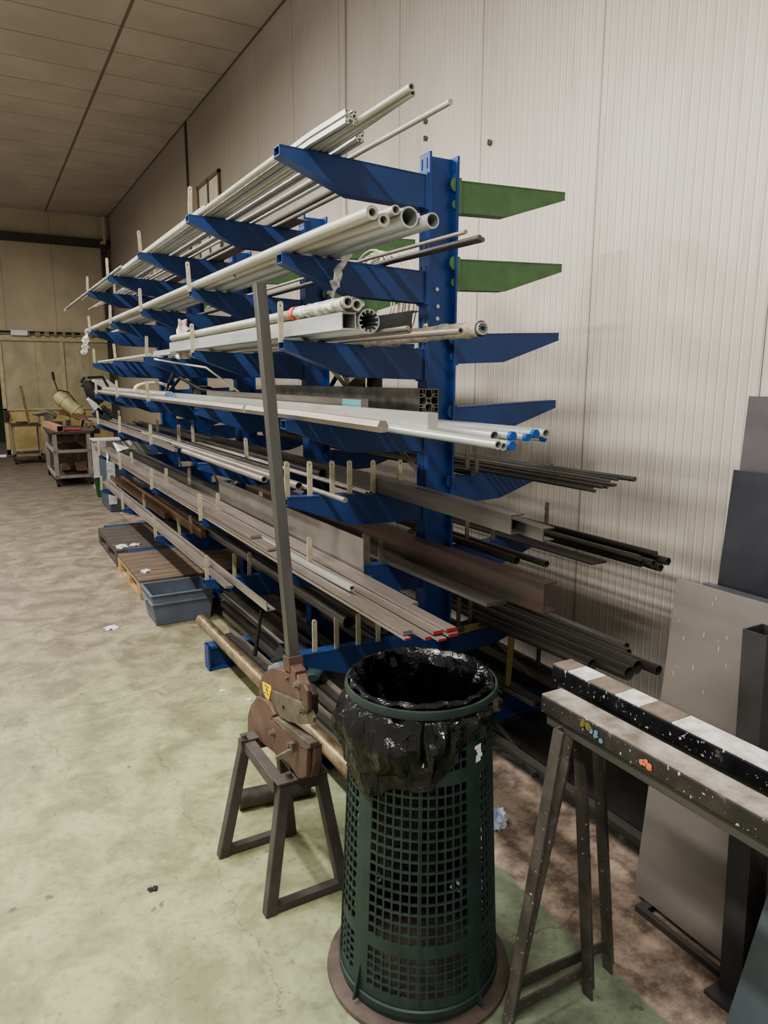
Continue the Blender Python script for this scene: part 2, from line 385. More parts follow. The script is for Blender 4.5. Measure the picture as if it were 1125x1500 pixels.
# dark sealing seams on the side wall
b = MB(); b.tube([(XW-.012, 10.03, 1.5), (XW-.012, 10.03, ZC)], .016, 6); struct(b.build('trim_4', M_beam), 'dark vertical cable running up the panel wall')
b = MB(); b.tube([(XW-.012, 5.33, 2.2), (XW-.012, 5.36, 3.0), (XW-.012, 5.34, ZC)], .0045, 6); struct(b.build('trim_5', mat('thin_grey_cable', (150, 142, 128), None, .6)), 'thin grey cable down the panel wall')
# window in side wall (px 290-320, y 250-290)
b = MB(); wa = at(291, 272, 'x', XW); wb = at(323, 250, 'x', XW); wc = at(323, 372, 'x', XW); y0, y1 = wb.y, wa.y; z0, z1 = wc.z-.1, (wa.z+wb.z)/2
b.bb((XW-.03, y0, z0), (XW, y0+.04, z1)); b.bb((XW-.03, y1-.04, z0), (XW, y1, z1)); b.bb((XW-.03, y0, z1-.04), (XW, y1, z1)); b.bb((XW-.03, y0, z0), (XW, y1, z0+.04))
b.bb((XW-.03, (y0+y1)/2-.015, z0), (XW, (y0+y1)/2+.015, z1))
w = struct(b.build('window_1', mat('brown_frame', (110, 92, 68), None, .6)), 'narrow window high in the panel wall')
b = MB(); b.bb((XW-.012, y0+.02, z0+.02), (XW-.004, y1-.02, z1-.02)); b.build('window_pane', mat('frosted_pane', (206, 200, 184), (218, 212, 196), .25), w)
# small screw plates on the wall
for px, py in ((624, 178), (624, 203), (718, 209)):
    p = at(px, py, 'x', XW-.004); b = MB(); b.ext([circ(.016, 10)], p, p-Vector((.012, 0, 0)), up=(0, 0, 1)); b.box(p-Vector((.012, 0, 0)), (.012, .008, .03))
    tag(b.build('wall_anchor', M_cast, loc=p), {178: 'upper small round anchor in the wall above the front column', 203: 'lower small round anchor in the wall above the front column', 209: 'small dark bracket screwed alone to the ribbed wall'}[py], 'anchor')

# sliding door in the far wall
def door():
    M_fr = mat('door_frame_beige', (168, 154, 124), (184, 170, 140), .5)
    M_pn = mat_door(); M_lo = mat('door_lower_panel', (164, 148, 100), (186, 170, 120), .5, 0, 3)
    b = MB(); X0, X1 = .42, 2.56
    for x in (X0, 1.56, X1-.06): b.bb((x, YF-.10, .05), (x+.07, YF-.03, 2.36))
    b.bb((-1, YF-.12, 2.33), (X1+.05, YF-.02, 2.44)); b.bb((X0, YF-.1, .05), (X1, YF-.03, .15)); b.bb((X0, YF-.1, .94), (X1, YF-.03, .98))
    d = struct(b.build('door_1', M_fr), 'large beige sliding door')
    for x0, x1 in ((X0+.07, 1.56), (1.63, X1-.06)):
        b = MB(); b.bb((x0, YF-.07, .98), (x1, YF-.05, 2.33)); b.bb((x0+(x1-x0)*.55, YF-.078, .98), (x0+(x1-x0)*.55+.012, YF-.07, 2.33)); b.build('door_pane', M_pn, d)
        b = MB(); b.bb((x0, YF-.07, .15), (x1, YF-.05, .94)); b.build('door_panel', M_lo, d)
    b = MB(); b.bb((X0+.0, YF-.15, .72), (X0+.08, YF-.1, .95)); b.tube([(X0+.04, YF-.16, .93), (X0+.1, YF-.2, .86), (X0+.04, YF-.16, .76)], .015, 6); b.build('door_handle', M_cartd, d)
    # rail with machinery above
    b = MB(); b.bb((-1, YF-.1, 2.44), (2.6, YF, 2.52)); struct(b.build('trim_7', mat('dark_slot', (42, 36, 30), None, .8)), 'dark gap above the sliding door track')
    b = MB(); b.tube([(-1, YF-.14, 2.47), (2.5, YF-.14, 2.45)], .018, 8)
    for k in range(9): b.bb((.95+k*.17, YF-.17, 2.42), (1.0+k*.17+random.random()*.06, YF-.12, 2.5+random.random()*.03))
    struct(b.build('trim_8', mat('rail_hardware', (128, 118, 98), (150, 140, 118), .5, .3)), 'track and rollers above the sliding door')
    b = MB(); b.bb((.68, YF-.2, 2.43), (.98, YF-.14, 2.53)); tag(b.build('door_motor_box', M_paper), 'white box on the track above the sliding door', 'box')
    b = MB(); b.bb((-1.5, YF-.02, .0), (.40, YF+.1, .04)); struct(b.build('trim_9', mat('white_line', (235, 235, 235), None, .4)), 'white threshold strip beside the door')
door()

# ------------------------------------------------------------------ cantilever rack
TL = [2.396, 2.038, 1.737, 1.446, 1.156, .858, .519]
TR = [2.395, 2.097, 1.802, 1.502, 1.207, .892, .520]
CY = [2.527, 3.764, 5.009, 6.248, 7.448]
XC0, XC1 = 1.60, 1.74; XT, XR = .986, 2.306
def rest(t, x):
    if t == 8: return .144
    if x < 1.67: return TL[t-1]-.037*(x-XT)
    return TR[t-1]-.035*(XR-x)
rack = thing('cantilever_rack', (1.67, 2.527, 0), 'long blue double-sided cantilever rack loaded with metal bars beside the panel wall', 'rack')
def arm_mesh(name, right, m, T0):
    """arm in world coords for column 0 with tip top at z = 0"""
    b = MB(); s = 1 if right else -1
    xb = XC1 if right else XC0; xt = XR if right else XT; xk = 1.995 if right else 1.262
    w = .055
    # side cheeks, top and bottom flange: hollow folded box that is open at the tip
    P = [(xb, -.142), (xk, -.132), (xt, -.032), (xt, 0), (xb, -.022)]
    for y in (-w/2, w/2-.004):
        b.ext([[(x, z) for x, z in P]], (0, y, 0), (0, y+.004, 0), up=(0, 0, 1), side=(1, 0, 0))
    def plate(p, q):
        b.add([(p[0], -w/2-.002, p[1]), (p[0], w/2+.002, p[1]), (q[0], w/2+.002, q[1]), (q[0], -w/2-.002, q[1]),
               (p[0], -w/2-.002, p[1]+.004), (p[0], w/2+.002, p[1]+.004), (q[0], w/2+.002, q[1]+.004), (q[0], -w/2-.002, q[1]+.004)],
              [(0, 1, 2, 3), (4, 7, 6, 5), (0, 4, 5, 1), (1, 5, 6, 2), (2, 6, 7, 3), (3, 7, 4, 0)])
    plate((xt, -.004), (xb, -.026)); plate((xt, -.034), (xk, -.134)); plate((xk, -.134), (xb, -.144))
    b.bb((xt-s*.02, -w/2+.004, -.03), (xt-s*.028, w/2-.004, -.004))
    b.box((xb+s*.006, 0, -.082), (.012, .072, .135))
    if right:
        for z in (-.04, -.115):
            r = .021 if z > -.1 else .013
            b.ext([[(-r*math.sin(a*pi/8), r*1.3*math.cos(a*pi/8)) for a in range(9)]], (XC1-.012, -.030, z), (XC1-.012, -.024, z), side=(1, 0, 0))
    me = b.build(name, m); data = me.data; D.objects.remove(me); return data
M_bluearm = [M_blue]
A_L = arm_mesh('arm_left_mesh', False, M_blue, 0); A_R = arm_mesh('arm_right_mesh', True, M_blue, 0); A_G = arm_mesh('arm_green_mesh', True, M_green, 0)
def pin_mesh(m, nm, h=.135, w=.02):
    b = MB(); lo = [(-w/2, -.01), (w/2, -.01), (w/2, h-w/2)]+[(w/2*math.cos(a*pi/8), h-w/2+w/2*math.sin(a*pi/8)) for a in range(1, 8)]+[(-w/2, h-w/2)]
    b.ext([lo, circ(.0038, 8, 0, h-.016)[::-1]], (0, -.003, 0), (0, .003, 0), side=(1, 0, 0))
    o = b.build(nm, m); d = o.data; D.objects.remove(o); return d
P_L = pin_mesh(M_pin, 'pin_mesh'); P_D = pin_mesh(M_pindark, 'pin_dark_mesh'); P_W = pin_mesh(M_pindark, 'pin_wide_mesh', .135, .034)
def inst(name, data, loc, parent, rot=None):
    o = D.objects.new(name, data); COL.objects.link(o); o.parent = parent; o.location = Vector(loc)-OFF[parent.name]; OFF[o.name] = Vector(loc)
    if rot: o.rotation_euler = rot
    return o
PINS = {(0, 3): [1.0], (0, 5): [.992, 1.085, 1.18, 1.256, 1.38, 1.484], (0, 6): [1.081], (0, 7): [.995, 1.094, 1.191, 1.291, 1.385],
        (1, 1): [1.0, 1.075], (1, 2): [1.0, 1.10], (1, 3): [1.0], (1, 5): [1.25], (1, 6): [1.02, 1.13, 1.27], (1, 7): [1.0, 1.12, 1.24],
        (2, 1): [1.0, 1.15, 1.3], (2, 2): [1.0, 1.14], (2, 3): [1.0], (2, 4): [.995], (2, 5): [1.0, 1.10, 1.3], (2, 6): [1.0, 1.12, 1.25], (2, 7): [.99, 1.12, 1.25],
        (3, 1): [1.0, 1.13, 1.28], (3, 2): [1.0], (3, 3): [1.0], (3, 4): [.995], (3, 5): [1.0, 1.3], (3, 6): [1.0, 1.12], (3, 7): [.98, 1.1],
        (4, 1): [1.0, 1.13, 1.26], (4, 2): [1.0], (4, 3): [1.0], (4, 4): [.995], (4, 5): [1.0, 1.2], (4, 6): [1.0], (4, 7): [.98]}
PINS_R = {(0, 5): [1.804, 1.882, 2.003, 2.089], (0, 6): [1.835, 1.979, 2.122, 2.295], (0, 7): [1.798, 1.935]}
PINJOB = []
for ci, cy in enumerate(CY):
    b = MB()
    slots = []
    for k in range(23):
        z = 2.42-k*.1
        for yy in (-.018, .018): slots.append(rect(.008, .04, yy, z))
    out = rect(.073, 2.46, 0, 1.23)
    for x in (XC0, XC1-.01): b.ext([out]+slots, (x, cy, 0), (x+.01, cy, 0), side=(0, 1, 0))
    b.bb((XC0+.01, cy-.004, 0), (XC1-.01, cy+.004, 2.452))
    c = b.build('column', M_blue2, rack)
    if ci == 0:
        for px, py in ((639.5, 424), (640.5, 449), (640, 467)):
            q = at(px, py, 'y', cy-.006); bb_ = MB(); bb_.tube([q+Vector((0, .004, 0)), q-Vector((0, .006, 0))], .0085, 6); bb_.build('bolt', M_zinc, c)
        for z, h in ((1.765, .05), (1.63, .03)):
            bb_ = MB(); bb_.bb((XC0-.002, cy-.034, z), (XC0, cy-.008, z+h)); st = bb_.build('sticker', M_yellow, c)
        bb_ = MB()
        for k in range(4): bb_.bb((XC0-.0028, cy-.028+.002*(k % 2), 1.772+k*.01), (XC0-.002, cy-.014, 1.777+k*.01))
        bb_.build('sticker_marks', M_ink, c)
    # base beam (I section) with top and bottom flange
    for xa, xb in ((.988, XC0), (XC1, 2.33)):
        bs = MB(); h = .128
        bs.bb((xa, cy-.004, .006), (xb, cy+.004, h)); bs.bb((xa, cy-.04, 0), (xb, cy+.04, .012)); bs.bb((xa, cy-.04, h-.002), (xb, cy+.04, .142))
        xe = xa if xa < 1 else xb
        bs.bb((xe-.006, cy-.04, 0), (xe+.006, cy+.04, .142)); 
        bs.build('base_beam', M_blue, rack)
    for t in range(7):
        a = inst('arm', A_L, (XC0, cy, TL[t]), rack); a.location = Vector((0, cy, TL[t]))-OFF[rack.name]; OFF[a.name] = Vector((0, cy, TL[t]))
        PINJOB.append((a, ci, cy, t+1, [(x, P_L) for x in PINS.get((ci, t+1), [])]+([(1.329, P_W), (1.397, P_D), (1.479, P_L)] if ci == 0 and t == 5 else [])))
        green = t < 2
        a = inst('arm', A_G if green else A_R, (0, cy, TR[t]), rack); OFF[a.name] = Vector((0, cy, TR[t]))
        if green: a['label'] = 'green painted arm'
        PINJOB.append((a, ci, cy, t+1, [(x, P_D) for x in PINS_R.get((ci, t+1), [])]))
        if ci == 0 and t == 6:
            yb = MB(); yb.add([(1.745, cy-.031, .502), (2.02, cy-.031, .512), (2.02, cy-.031, .478), (1.745, cy-.031, .468)], [(0, 1, 2, 3)]); tp = yb.build('label_tape', M_yellowdirty, a)
            for s_, x in (('x 60', 1.755), ('60mx4', 1.90)):
                cu = D.curves.new('writing', 'FONT'); cu.body = s_; cu.size = .036; cu.extrude = .0004; cu.materials.append(M_ink)
                w0 = D.objects.new('tmp', cu); COL.objects.link(w0); bpy.context.view_layer.update()
                me_ = D.meshes.new_from_object(w0.evaluated_get(bpy.context.evaluated_depsgraph_get())); D.objects.remove(w0)
                w = D.objects.new('writing', me_); COL.objects.link(w); w.parent = tp; w.rotation_euler = (pi/2, -.036, 0)
                w.location = Vector((x, cy-.0325, .476+(x-1.755)*.03))-OFF[a.name]; OFF[w.name] = w.location
# diagonal braces between columns
for k in range(4):
    b = MB(); y0, y1 = CY[k]+.03, CY[k+1]-.03
    b.ext([rect(.006, .03)], (1.665, y0, .35), (1.665, y1, 1.0)); b.ext([rect(.006, .03)], (1.675, y0, 1.0), (1.675, y1, .35))
    if k == 0: b.ext([rect(.006, .025)], (1.66, y0, 1.15), (1.66, y1, 1.75))
    b.bb((1.655, y0, .22), (1.685, y1, .25)); b.build('brace', mat('grey_brace', (92, 88, 80), (110, 104, 96), .5, .3), rack)

# ------------------------------------------------------------------ stock on the rack
def annulus(r, t=.004, n=20): return [circ(r, n), circ(r-t, n)[::-1]]
def prof(kind, w, h=None, t=.004):
    h = h or w
    if kind == 'tube': return annulus(w, t)
    if kind == 'rod': return [circ(w, 10)]
    if kind == 'flat': return [rect(w, h)]
    if kind == 'hex': return [circ(w, 6, ph=0)]
    if kind == 'sq': return [rect(w, h), rect(w-2*t, h-2*t)[::-1]]
    if kind == 'angle': return [[(-w/2, -h/2), (w/2, -h/2), (w/2, -h/2+t), (-w/2+t, -h/2+t), (-w/2+t, h/2), (-w/2, h/2)]]
    if kind == 'angler': return [[(-x, y) for x, y in reversed([(-w/2, -h/2), (w/2, -h/2), (w/2, -h/2+t), (-w/2+t, -h/2+t), (-w/2+t, h/2), (-w/2, h/2)])]]
    if kind == 'chan': return [[(-w/2, -h/2), (w/2, -h/2), (w/2, -h/2+t), (-w/2+t, -h/2+t), (-w/2+t, h/2-t), (w/2, h/2-t), (w/2, h/2), (-w/2, h/2)]]
    if kind == 'chand': return [[(-w/2, -h/2), (-w/2+t, -h/2), (-w/2+t, h/2-t), (w/2-t, h/2-t), (w/2-t, -h/2), (w/2, -h/2), (w/2, h/2), (-w/2, h/2)]]
    if kind == 'tee':   # slotted aluminium profile
        a = w/2; g = a*.2; m = a*.42; o = [(-a, -a)]
        def side(c, s):
            pts = [(-a, -a), (-g, -a), (-g, -a*.82), (-m, -a*.82), (-m, -a*.6), (-g*1.2, -a*.36), (g*1.2, -a*.36), (m, -a*.6), (m, -a*.82), (g, -a*.82), (g, -a)]
            return [(x*c-y*s, x*s+y*c) for x, y in pts]
        o = side(1, 0)+side(0, 1)+side(-1, 0)+side(0, -1)
        hs = [rect(a*.26, a*.26, sx*a*.78, sy*a*.78)[::-1] for sx in (-1, 1) for sy in (-1, 1)]
        return [o, circ(a*.14, 8)[::-1]]+hs
    if kind == 'tee2':  # two cell slotted profile, taller than wide
        q = prof('tee', w)
        return q
    if kind == 'big':   # heavy square profile with cavities
        a = w/2; L_ = [rect(w, w)]
        for sx in (-1, 1):
            for sy in (-1, 1):
                L_.append(rect(a*.34, a*.34, sx*a*.76, sy*a*.76)[::-1]); L_.append(rect(a*.16, a*.34, sx*a*.44, sy*a*.76)[::-1]); L_.append(rect(a*.34, a*.16, sx*a*.76, sy*a*.44)[::-1])
        L_.append(circ(a*.16, 10)[::-1])
        for k in range(4):
            c, s = math.cos(k*pi/2), math.sin(k*pi/2)
            L_.append([(x*c-y*s, x*s+y*c) for x, y in [(-a*.26, -a*.9), (-a*.3, -a*.42), (-a*.14, -a*.28), (a*.14, -a*.28), (a*.3, -a*.42), (a*.26, -a*.9)]][::-1])
        return L_
    if kind == 'star':  # round profile with inward teeth
        inn = []
        n = 12
        for k in range(n):
            a0 = 2*pi*k/n; da = 2*pi/n
            ri = w-t; rt = ri-h
            inn += [(ri*math.cos(a0), ri*math.sin(a0)), (ri*math.cos(a0+da*.7), ri*math.sin(a0+da*.7)), (rt*math.cos(a0+da*.76), rt*math.sin(a0+da*.76)), (rt*math.cos(a0+da*.94), rt*math.sin(a0+da*.94))]
        return [circ(w, 32), inn[::-1]]
BOT = lambda kind, w, h: (w if kind in ('tube', 'rod', 'star') else w*.866 if kind == 'hex' else (h or w)/2)
LOG = []; SPAN = []
NAMES = {'tube': 'round_tube', 'rod': 'round_bar', 'flat': 'flat_bar', 'hex': 'hexagonal_bar', 'sq': 'square_tube', 'angle': 'angle_bar', 'angler': 'angle_bar',
         'chan': 'channel_bar', 'chand': 'channel_bar', 'tee': 'slotted_profile', 'big': 'slotted_profile', 'star': 'grooved_tube'}
def stock(t, kind, w, px, py, yb, m, label, h=None, th=.004, dz=0, x=None, dxb=0, dzb=0, group=None, cap=None, cat=None, name=None, z=None):
    """bar with its front end centred at photo pixel (px,py), lying on tier t, back end at world Y = yb"""
    lift = BOT(kind, w, h)+.003+dz
    if x is None:
        X = 1.3 if t < 8 else 1.2
        if px > 700 and t in (5, 6, 7) and z is None and dz >= 0: X = 1.9
        for _ in range(12):
            zz = z if z is not None else rest(t, X)+lift
            p = at(px, py, 'z', zz); X = min(max(p.x, .8), 2.5)
    else:
        zz = z if z is not None else rest(t, x)+lift
        p = Vector((x, y_at(px, x, zz), zz))
    zr = (z if z is not None else rest(t, p.x)+lift)
    if x is not None and z is None:
        pe = at(px, py, 'x', x)
        if abs(pe.z-zr) < .022: p = pe
    q = Vector((p.x+dxb, yb, zr+dzb)); P = prof(kind, w, h, th)
    b = MB()
    if abs(p.z-zr) > .002 and p.y < 2.3 and not dzb:
        mid = Vector((p.x, 2.45, zr)); b.ext(P, p, mid, side=(1, 0, 0)); b.ext(P, mid, q, side=(1, 0, 0))
    else: p.z = zr; b.ext(P, p, q, side=(1, 0, 0))
    wd = w if kind in ('tube', 'rod', 'star', 'hex') else w/2; SPAN.append((t, p.x-wd, p.x+wd, p.y, q.y, zr))
    o = b.build(name or NAMES[kind], m, loc=p, smooth=kind in ('tube', 'rod', 'star'))
    tag(o, label, cat or {'flat': 'metal bar', 'tube': 'metal tube', 'sq': 'metal tube', 'rod': 'metal rod', 'hex': 'metal bar', 'star': 'metal tube'}.get(kind, 'metal profile'), group)
    if cap is not None:
        cm, nm = cap; d = (q-p).normalized(); c = MB()
        if kind in ('tube', 'rod'): c.ext([circ(w*1.04, 16)], p-d*.002, p+d*.012, side=(1, 0, 0)) if nm == 'end_cap' else c.ext([circ(w, 16)], p-d*.0015, p, side=(1, 0, 0))
        else: c.ext([P[0]], p-d*.0015, p-d*.0001, side=(1, 0, 0))
        c.build(nm, cm, o)
    LOG.append((t, kind, label[:40], [round(v, 3) for v in p], w))
    return o
RED = (M_red, 'painted_end'); BC = (M_bluecap, 'end_cap')
# --- tier 1 (top)
stock(1, 'tee', .04, 514, 171, 7.6, M_alu, 'slotted aluminium profile lying nearest the arm tips on the top tier', x=1.098)
stock(1, 'tee', .034, 527, 196, 6.2, M_alu, 'smaller slotted aluminium profile right of the larger one on the top tier', x=1.21)
stock(1, 'tube', .014, 411, 240, 8.4, M_white_tube, 'pale round tube ending open just behind the front top arm', x=1.055)
stock(1, 'tube', .011, 603, 127, 6.5, M_white_tube, 'thin tube reaching highest above the top front arm', x=1.131)
stock(1, 'tube', .010, 604.7, 136, 6.5, M_white_tube, 'thin tube just under the highest one over the top tier', x=1.153)
stock(1, 'tube', .009, 590.5, 146, 6.8, M_zinc, 'short thin zinc tube under the two highest tubes of the top tier', x=1.174)
stock(1, 'rod', .009, 660, 149, 5.6, M_white_tube, 'single pale rod sticking out furthest right from the top tier', x=1.275)
stock(1, 'tube', .014, 303, 297, 8.6, M_white_tube, 'pale tube with open end beside the second top arm', x=1.098, dz=.046)
for i, (x, y0, y1, r) in enumerate(((1.30, 2.7, 8.8, .010), (1.33, 2.75, 8.2, .009), (1.42, 2.62, 7.9, .012), (1.46, 2.9, 8.0, .010))):
    b = MB(); z = rest(1, x)+r+.003; b.ext([circ(r, 10)], (x, y0, z), (x, y1, z), side=(1, 0, 0))
    tag(b.build('round_bar', (M_steel, M_zinc, M_dark, M_steel)[i], loc=(x, y0, z)), 'thin grey rod lying behind the front arm on the top tier', 'metal rod', 'thin rods deep on the top tier')
stock(1, 'angle', .06, 443, 303, 8.0, mat('brown_angle', (128, 112, 98), (148, 132, 118), .6, .2), 'brown angle bar with torn end on the second top arm', h=.05, x=1.5)
for i, (x, ye) in enumerate(((1.005, 9.6), (1.025, 9.9), (1.245, 9.4), (1.27, 9.1))):
    b = MB(); z = rest(1, x)+.012; b.ext([circ(.008, 8)], (x, 5.75+.1*i, z), (x, ye, z-.0), side=(1, 0, 0))
    tag(b.build('round_bar', M_zinc, loc=(x, 5.3, z)), 'thin zinc rod at the far end of the top tier', 'metal rod', 'thin rods at the far end of the top tier')
# --- tier 2
stock(2, 'tube', .020, 545.5, 311, 7.9, M_white_tube, 'pale thick-walled tube highest and nearest the arm tips on the second tier', th=.009, x=1.012)
stock(2, 'tube', .020, 562, 322, 3.2, M_white_tube, 'pale thick-walled tube second lowest on the second tier, film hanging from it', th=.009, x=1.056)
stock(2, 'tube', .014, 580, 307.5, 5.4, M_white_tube, 'narrow pale tube between two thick ones on the second tier', th=.004, x=1.094, dz=.024)
stock(2, 'tube', .030, 600, 318, 7.2, M_zinc, 'widest galvanised tube on the second tier', th=.005, x=1.139)
stock(2, 'tube', .022, 634, 323, 7.0, M_zinc, 'galvanised tube furthest right of the thick ones on the second tier', th=.004, x=1.194)
stock(2, 'tube', .022, 347, 399, 7.6, M_white_tube, 'pale tube starting with an open end at the second arm of the second tier', x=1.056)
stock(2, 'rod', .0065, 682.5, 339.5, 4.6, M_steel, 'upper single thin rod poking past the front column on the second tier', x=1.31)
stock(2, 'rod', .008, 703, 347.5, 5.2, M_dark, 'first of two dark rods poking past the front column on the second tier', x=1.396)
stock(2, 'rod', .008, 707.6, 351, 5.2, M_dark, 'longer of two dark rods poking past the front column on the second tier', x=1.415)
b = MB(); x = 1.24; z = rest(2, x)+.018; b.ext(annulus(.015), (x, 5.1, z), (x, 8.1, z), side=(1, 0, 0))
tag(b.build('round_tube', M_zinc, loc=(x, 5.1, z), smooth=True), 'thin pale tube at the far end of the second tier', 'metal tube')
# --- tier 3
stock(3, 'sq', .05, 511, 470, 4.35, M_zinc, 'galvanised square tube with open end on the third tier', h=.052, x=1.028, dz=.01)
stock(3, 'star', .038, 540.5, 470, 4.3, M_zinc, 'wide round aluminium tube with inner teeth on the third tier', h=.010, th=.003, x=1.096, dz=.002)
stock(3, 'tube', .018, 510, 442, 4.3, M_white_tube, 'left wrapped pale tube on top of the square tube', x=1.012, dz=.066, th=.006)
stock(3, 'tube', .018, 523, 447, 4.3, M_white_tube, 'right wrapped pale tube on top of the square tube', x=1.052, dz=.068, th=.006)
stock(3, 'rod', .007, 598, 480, 5.0, M_steel, 'short steel rod beside the toothed tube on the third tier', x=1.147)
stock(3, 'rod', .007, 600, 484.5, 5.0, M_pink, 'short steel rod with reddish tip lying under its neighbour on the third tier', x=1.166, cap=(mat('dull_red', (150, 84, 76), (164, 98, 88), .6), 'painted_end'))
stock(3, 'tube', .010, 675, 484.6, 5.4, M_steel, 'long steel tube in front of the wrapped star tube', x=1.24)
stock(3, 'star', .019, 707.5, 481.6, 5.0, M_zinc, 'narrow star tube in dirty film reaching past the column', h=.009, th=.003, x=1.33)
stock(3, 'chan', .05, 609, 465, 5.6, mat('dark_grey_channel', (84, 84, 84), (100, 100, 98), .5, .3), 'dark grey channel with a drilled end lying behind the front column', h=.12, x=1.81)
for i, (x, y0) in enumerate(((1.03, 5.0), (1.08, 5.1), (1.14, 5.2))):
    b = MB(); z = rest(3, x)+.014; b.ext([circ(.011, 10)], (x, y0, z), (x+.03, 7.6, z), side=(1, 0, 0))
    tag(b.build('round_tube', M_white_tube, loc=(x, y0, z)), 'thin white tube on the far half of the third tier', 'metal tube', 'thin white tubes at the far third tier')
b = MB(); x = 1.06; b.ext([rect(.07, .03)], (x, 4.45, rest(3, x)+.02), (x, 4.9, rest(3, x)+.02), side=(1, 0, 0)); tag(b.build('angle_bar', M_zinc, loc=(x, 4.45, 1.75)), 'short pale offcut beside the wrapped tube ends', 'metal bar')
# --- tier 4
stock(4, 'hex', .02, 361, 602, 7.7, M_steel, 'long hexagonal steel bar with its end before the lever', x=1.03, cap=(M_alu, 'end_face'))
stock(4, 'hex', .02, 561, 625, 3.05, M_steel, 'hexagonal steel bar under the big square-cut bar', x=1.03)
stock(4, 'flat', .036, 634, 620, 5.0, M_alu, 'large rectangular aluminium bar with sawn end on the fourth tier', h=.056, x=1.165, dz=.0)
stock(4, 'flat', .03, 534, 593, 4.3, M_steel, 'grey bar with cyan label behind the big bar', h=.085, x=1.212)
pq = D.objects['flat_bar.002'] if 'flat_bar.002' in D.objects else None
stock(4, 'big', .09, 628, 591.5, 3.95, mat('dark_grey_profile', (104, 102, 96), (140, 138, 132), .45, .4, 14), 'heavy square slotted profile with honeycomb end beside the front column', x=1.5, z=1.515)
stock(4, 'rod', .034, 248.5, 575, 7.6, M_steel, 'thick round bar with blue sprayed end on the fourth tier', x=1.10, cap=(M_bluehex, 'painted_end'))
for px, py, x, r, cp, lb in ((724.5, 638.7, 1.245, .015, None, 'galvanised tube nearest the big bar, ending first on the fourth tier'),
        (751.5, 638.7, 1.275, .012, BC, 'galvanised tube with blue cap behind the nearest tube on the fourth tier'),
        (773, 641, 1.305, .010, BC, 'galvanised tube with blue cap, middle of the fourth tier bundle'),
        (785, 636.5, 1.345, .012, BC, 'galvanised tube with blue cap high in the fourth tier bundle'),
        (800, 636, 1.385, .013, None, 'galvanised tube with open end, furthest right of the fourth tier bundle'),
        (797, 643, 1.415, .009, BC, 'thin galvanised tube with blue cap under the rightmost open tube')):
    stock(4, 'tube', r, px, py, 3.4, M_zinc, lb, x=x, th=.003, cap=cp)
stock(4, 'tube', .011, 730, 652, 3.0, M_zinc, 'lower galvanised tube with open end under the big bar', x=1.075, th=.003)
stock(4, 'tube', .010, 738, 654, 3.0, M_zinc, 'second lower galvanised tube with open end under the big bar', x=1.098, th=.003)
stock(4, 'tube', .011, 750, 653, 3.0, M_zinc, 'lower galvanised tube with blue cap under the big bar', x=1.122, th=.003, cap=BC)
b = MB(); b.ext([rect(.08, .012)], (1.28, 3.45, rest(4, 1.27)+.008), (1.28, 6.6, rest(4, 1.27)+.008), side=(1, 0, 0)); tag(b.build('flat_bar', M_steel, loc=(1.18, 3.4, 1.45)), 'wide grey flat bar carrying loose hoses on the fourth tier', 'metal bar')
# --- tier 5 left
stock(5, 'rod', .010, 506, 724, 6.0, M_steel, 'bright round bar ending by the third pin of the fifth tier', x=1.13)
stock(5, 'tube', .018, 350, 697, 2.56, M_steel, 'short grey tube beginning on the second arm of the fifth tier', x=1.06) if False else None
stock(5, 'tube', .007, 537, 722, 5, M_steel, 'left of two small tube ends behind the pins of the fifth tier', x=1.30, th=.002)
stock(5, 'tube', .007, 543.5, 722, 5, M_steel, 'right of two small tube ends behind the pins of the fifth tier', x=1.32, th=.002)
stock(5, 'chan', .05, 758, 768, 4.9, M_dark, 'dark channel reaching in front of the column from the fifth tier', h=.06, x=1.40)
stock(5, 'chan', .045, 804, 783, 5.6, M_dark, 'longest dark channel of the fifth tier ending at the tall pin', h=.04, x=1.452)
stock(5, 'flat', .06, 640, 741, 6.5, M_dark2, 'black flat bar deep under the dark channels of the fifth tier', h=.012, x=1.54)
for i, (x, r, y0, y1, m) in enumerate(((1.04, .014, 2.9, 4.3, M_steel), (1.10, .016, 2.66, 4.8, M_pink), (1.16, .012, 3.0, 7.8, M_dark), (1.22, .014, 3.2, 8.0, M_dark), (1.36, .02, 3.0, 7.6, M_dark2))):
    b = MB(); z = rest(5, x)+r+.003; b.ext(annulus(r, .003, 14), (x, y0, z), (x, y1, z), side=(1, 0, 0))
    tag(b.build('round_tube', m, loc=(x, y0, z), smooth=True), ('short grey tube nearest the arm tips on the fifth tier', 'warm grey tube next to the shortest one on the fifth tier', 'dark tube third from the tips on the fifth tier', 'dark tube fourth from the tips on the fifth tier', 'thick black tube deep on the fifth tier')[i], 'metal tube')
for i, (x, y0, y1) in enumerate(((1.02, 4.4, 8.3), (1.05, 4.6, 8.4), (1.09, 4.9, 8.2))):
    b = MB(); z = rest(5, x)+.012; b.ext([rect(.022, .018)], (x, y0, z), (x, y1, z), side=(1, 0, 0))
    tag(b.build('square_bar', M_pink, loc=(x, y0, z)), 'narrow square bar running to the far end of the fifth tier', 'metal bar', 'square bars on the far fifth tier')
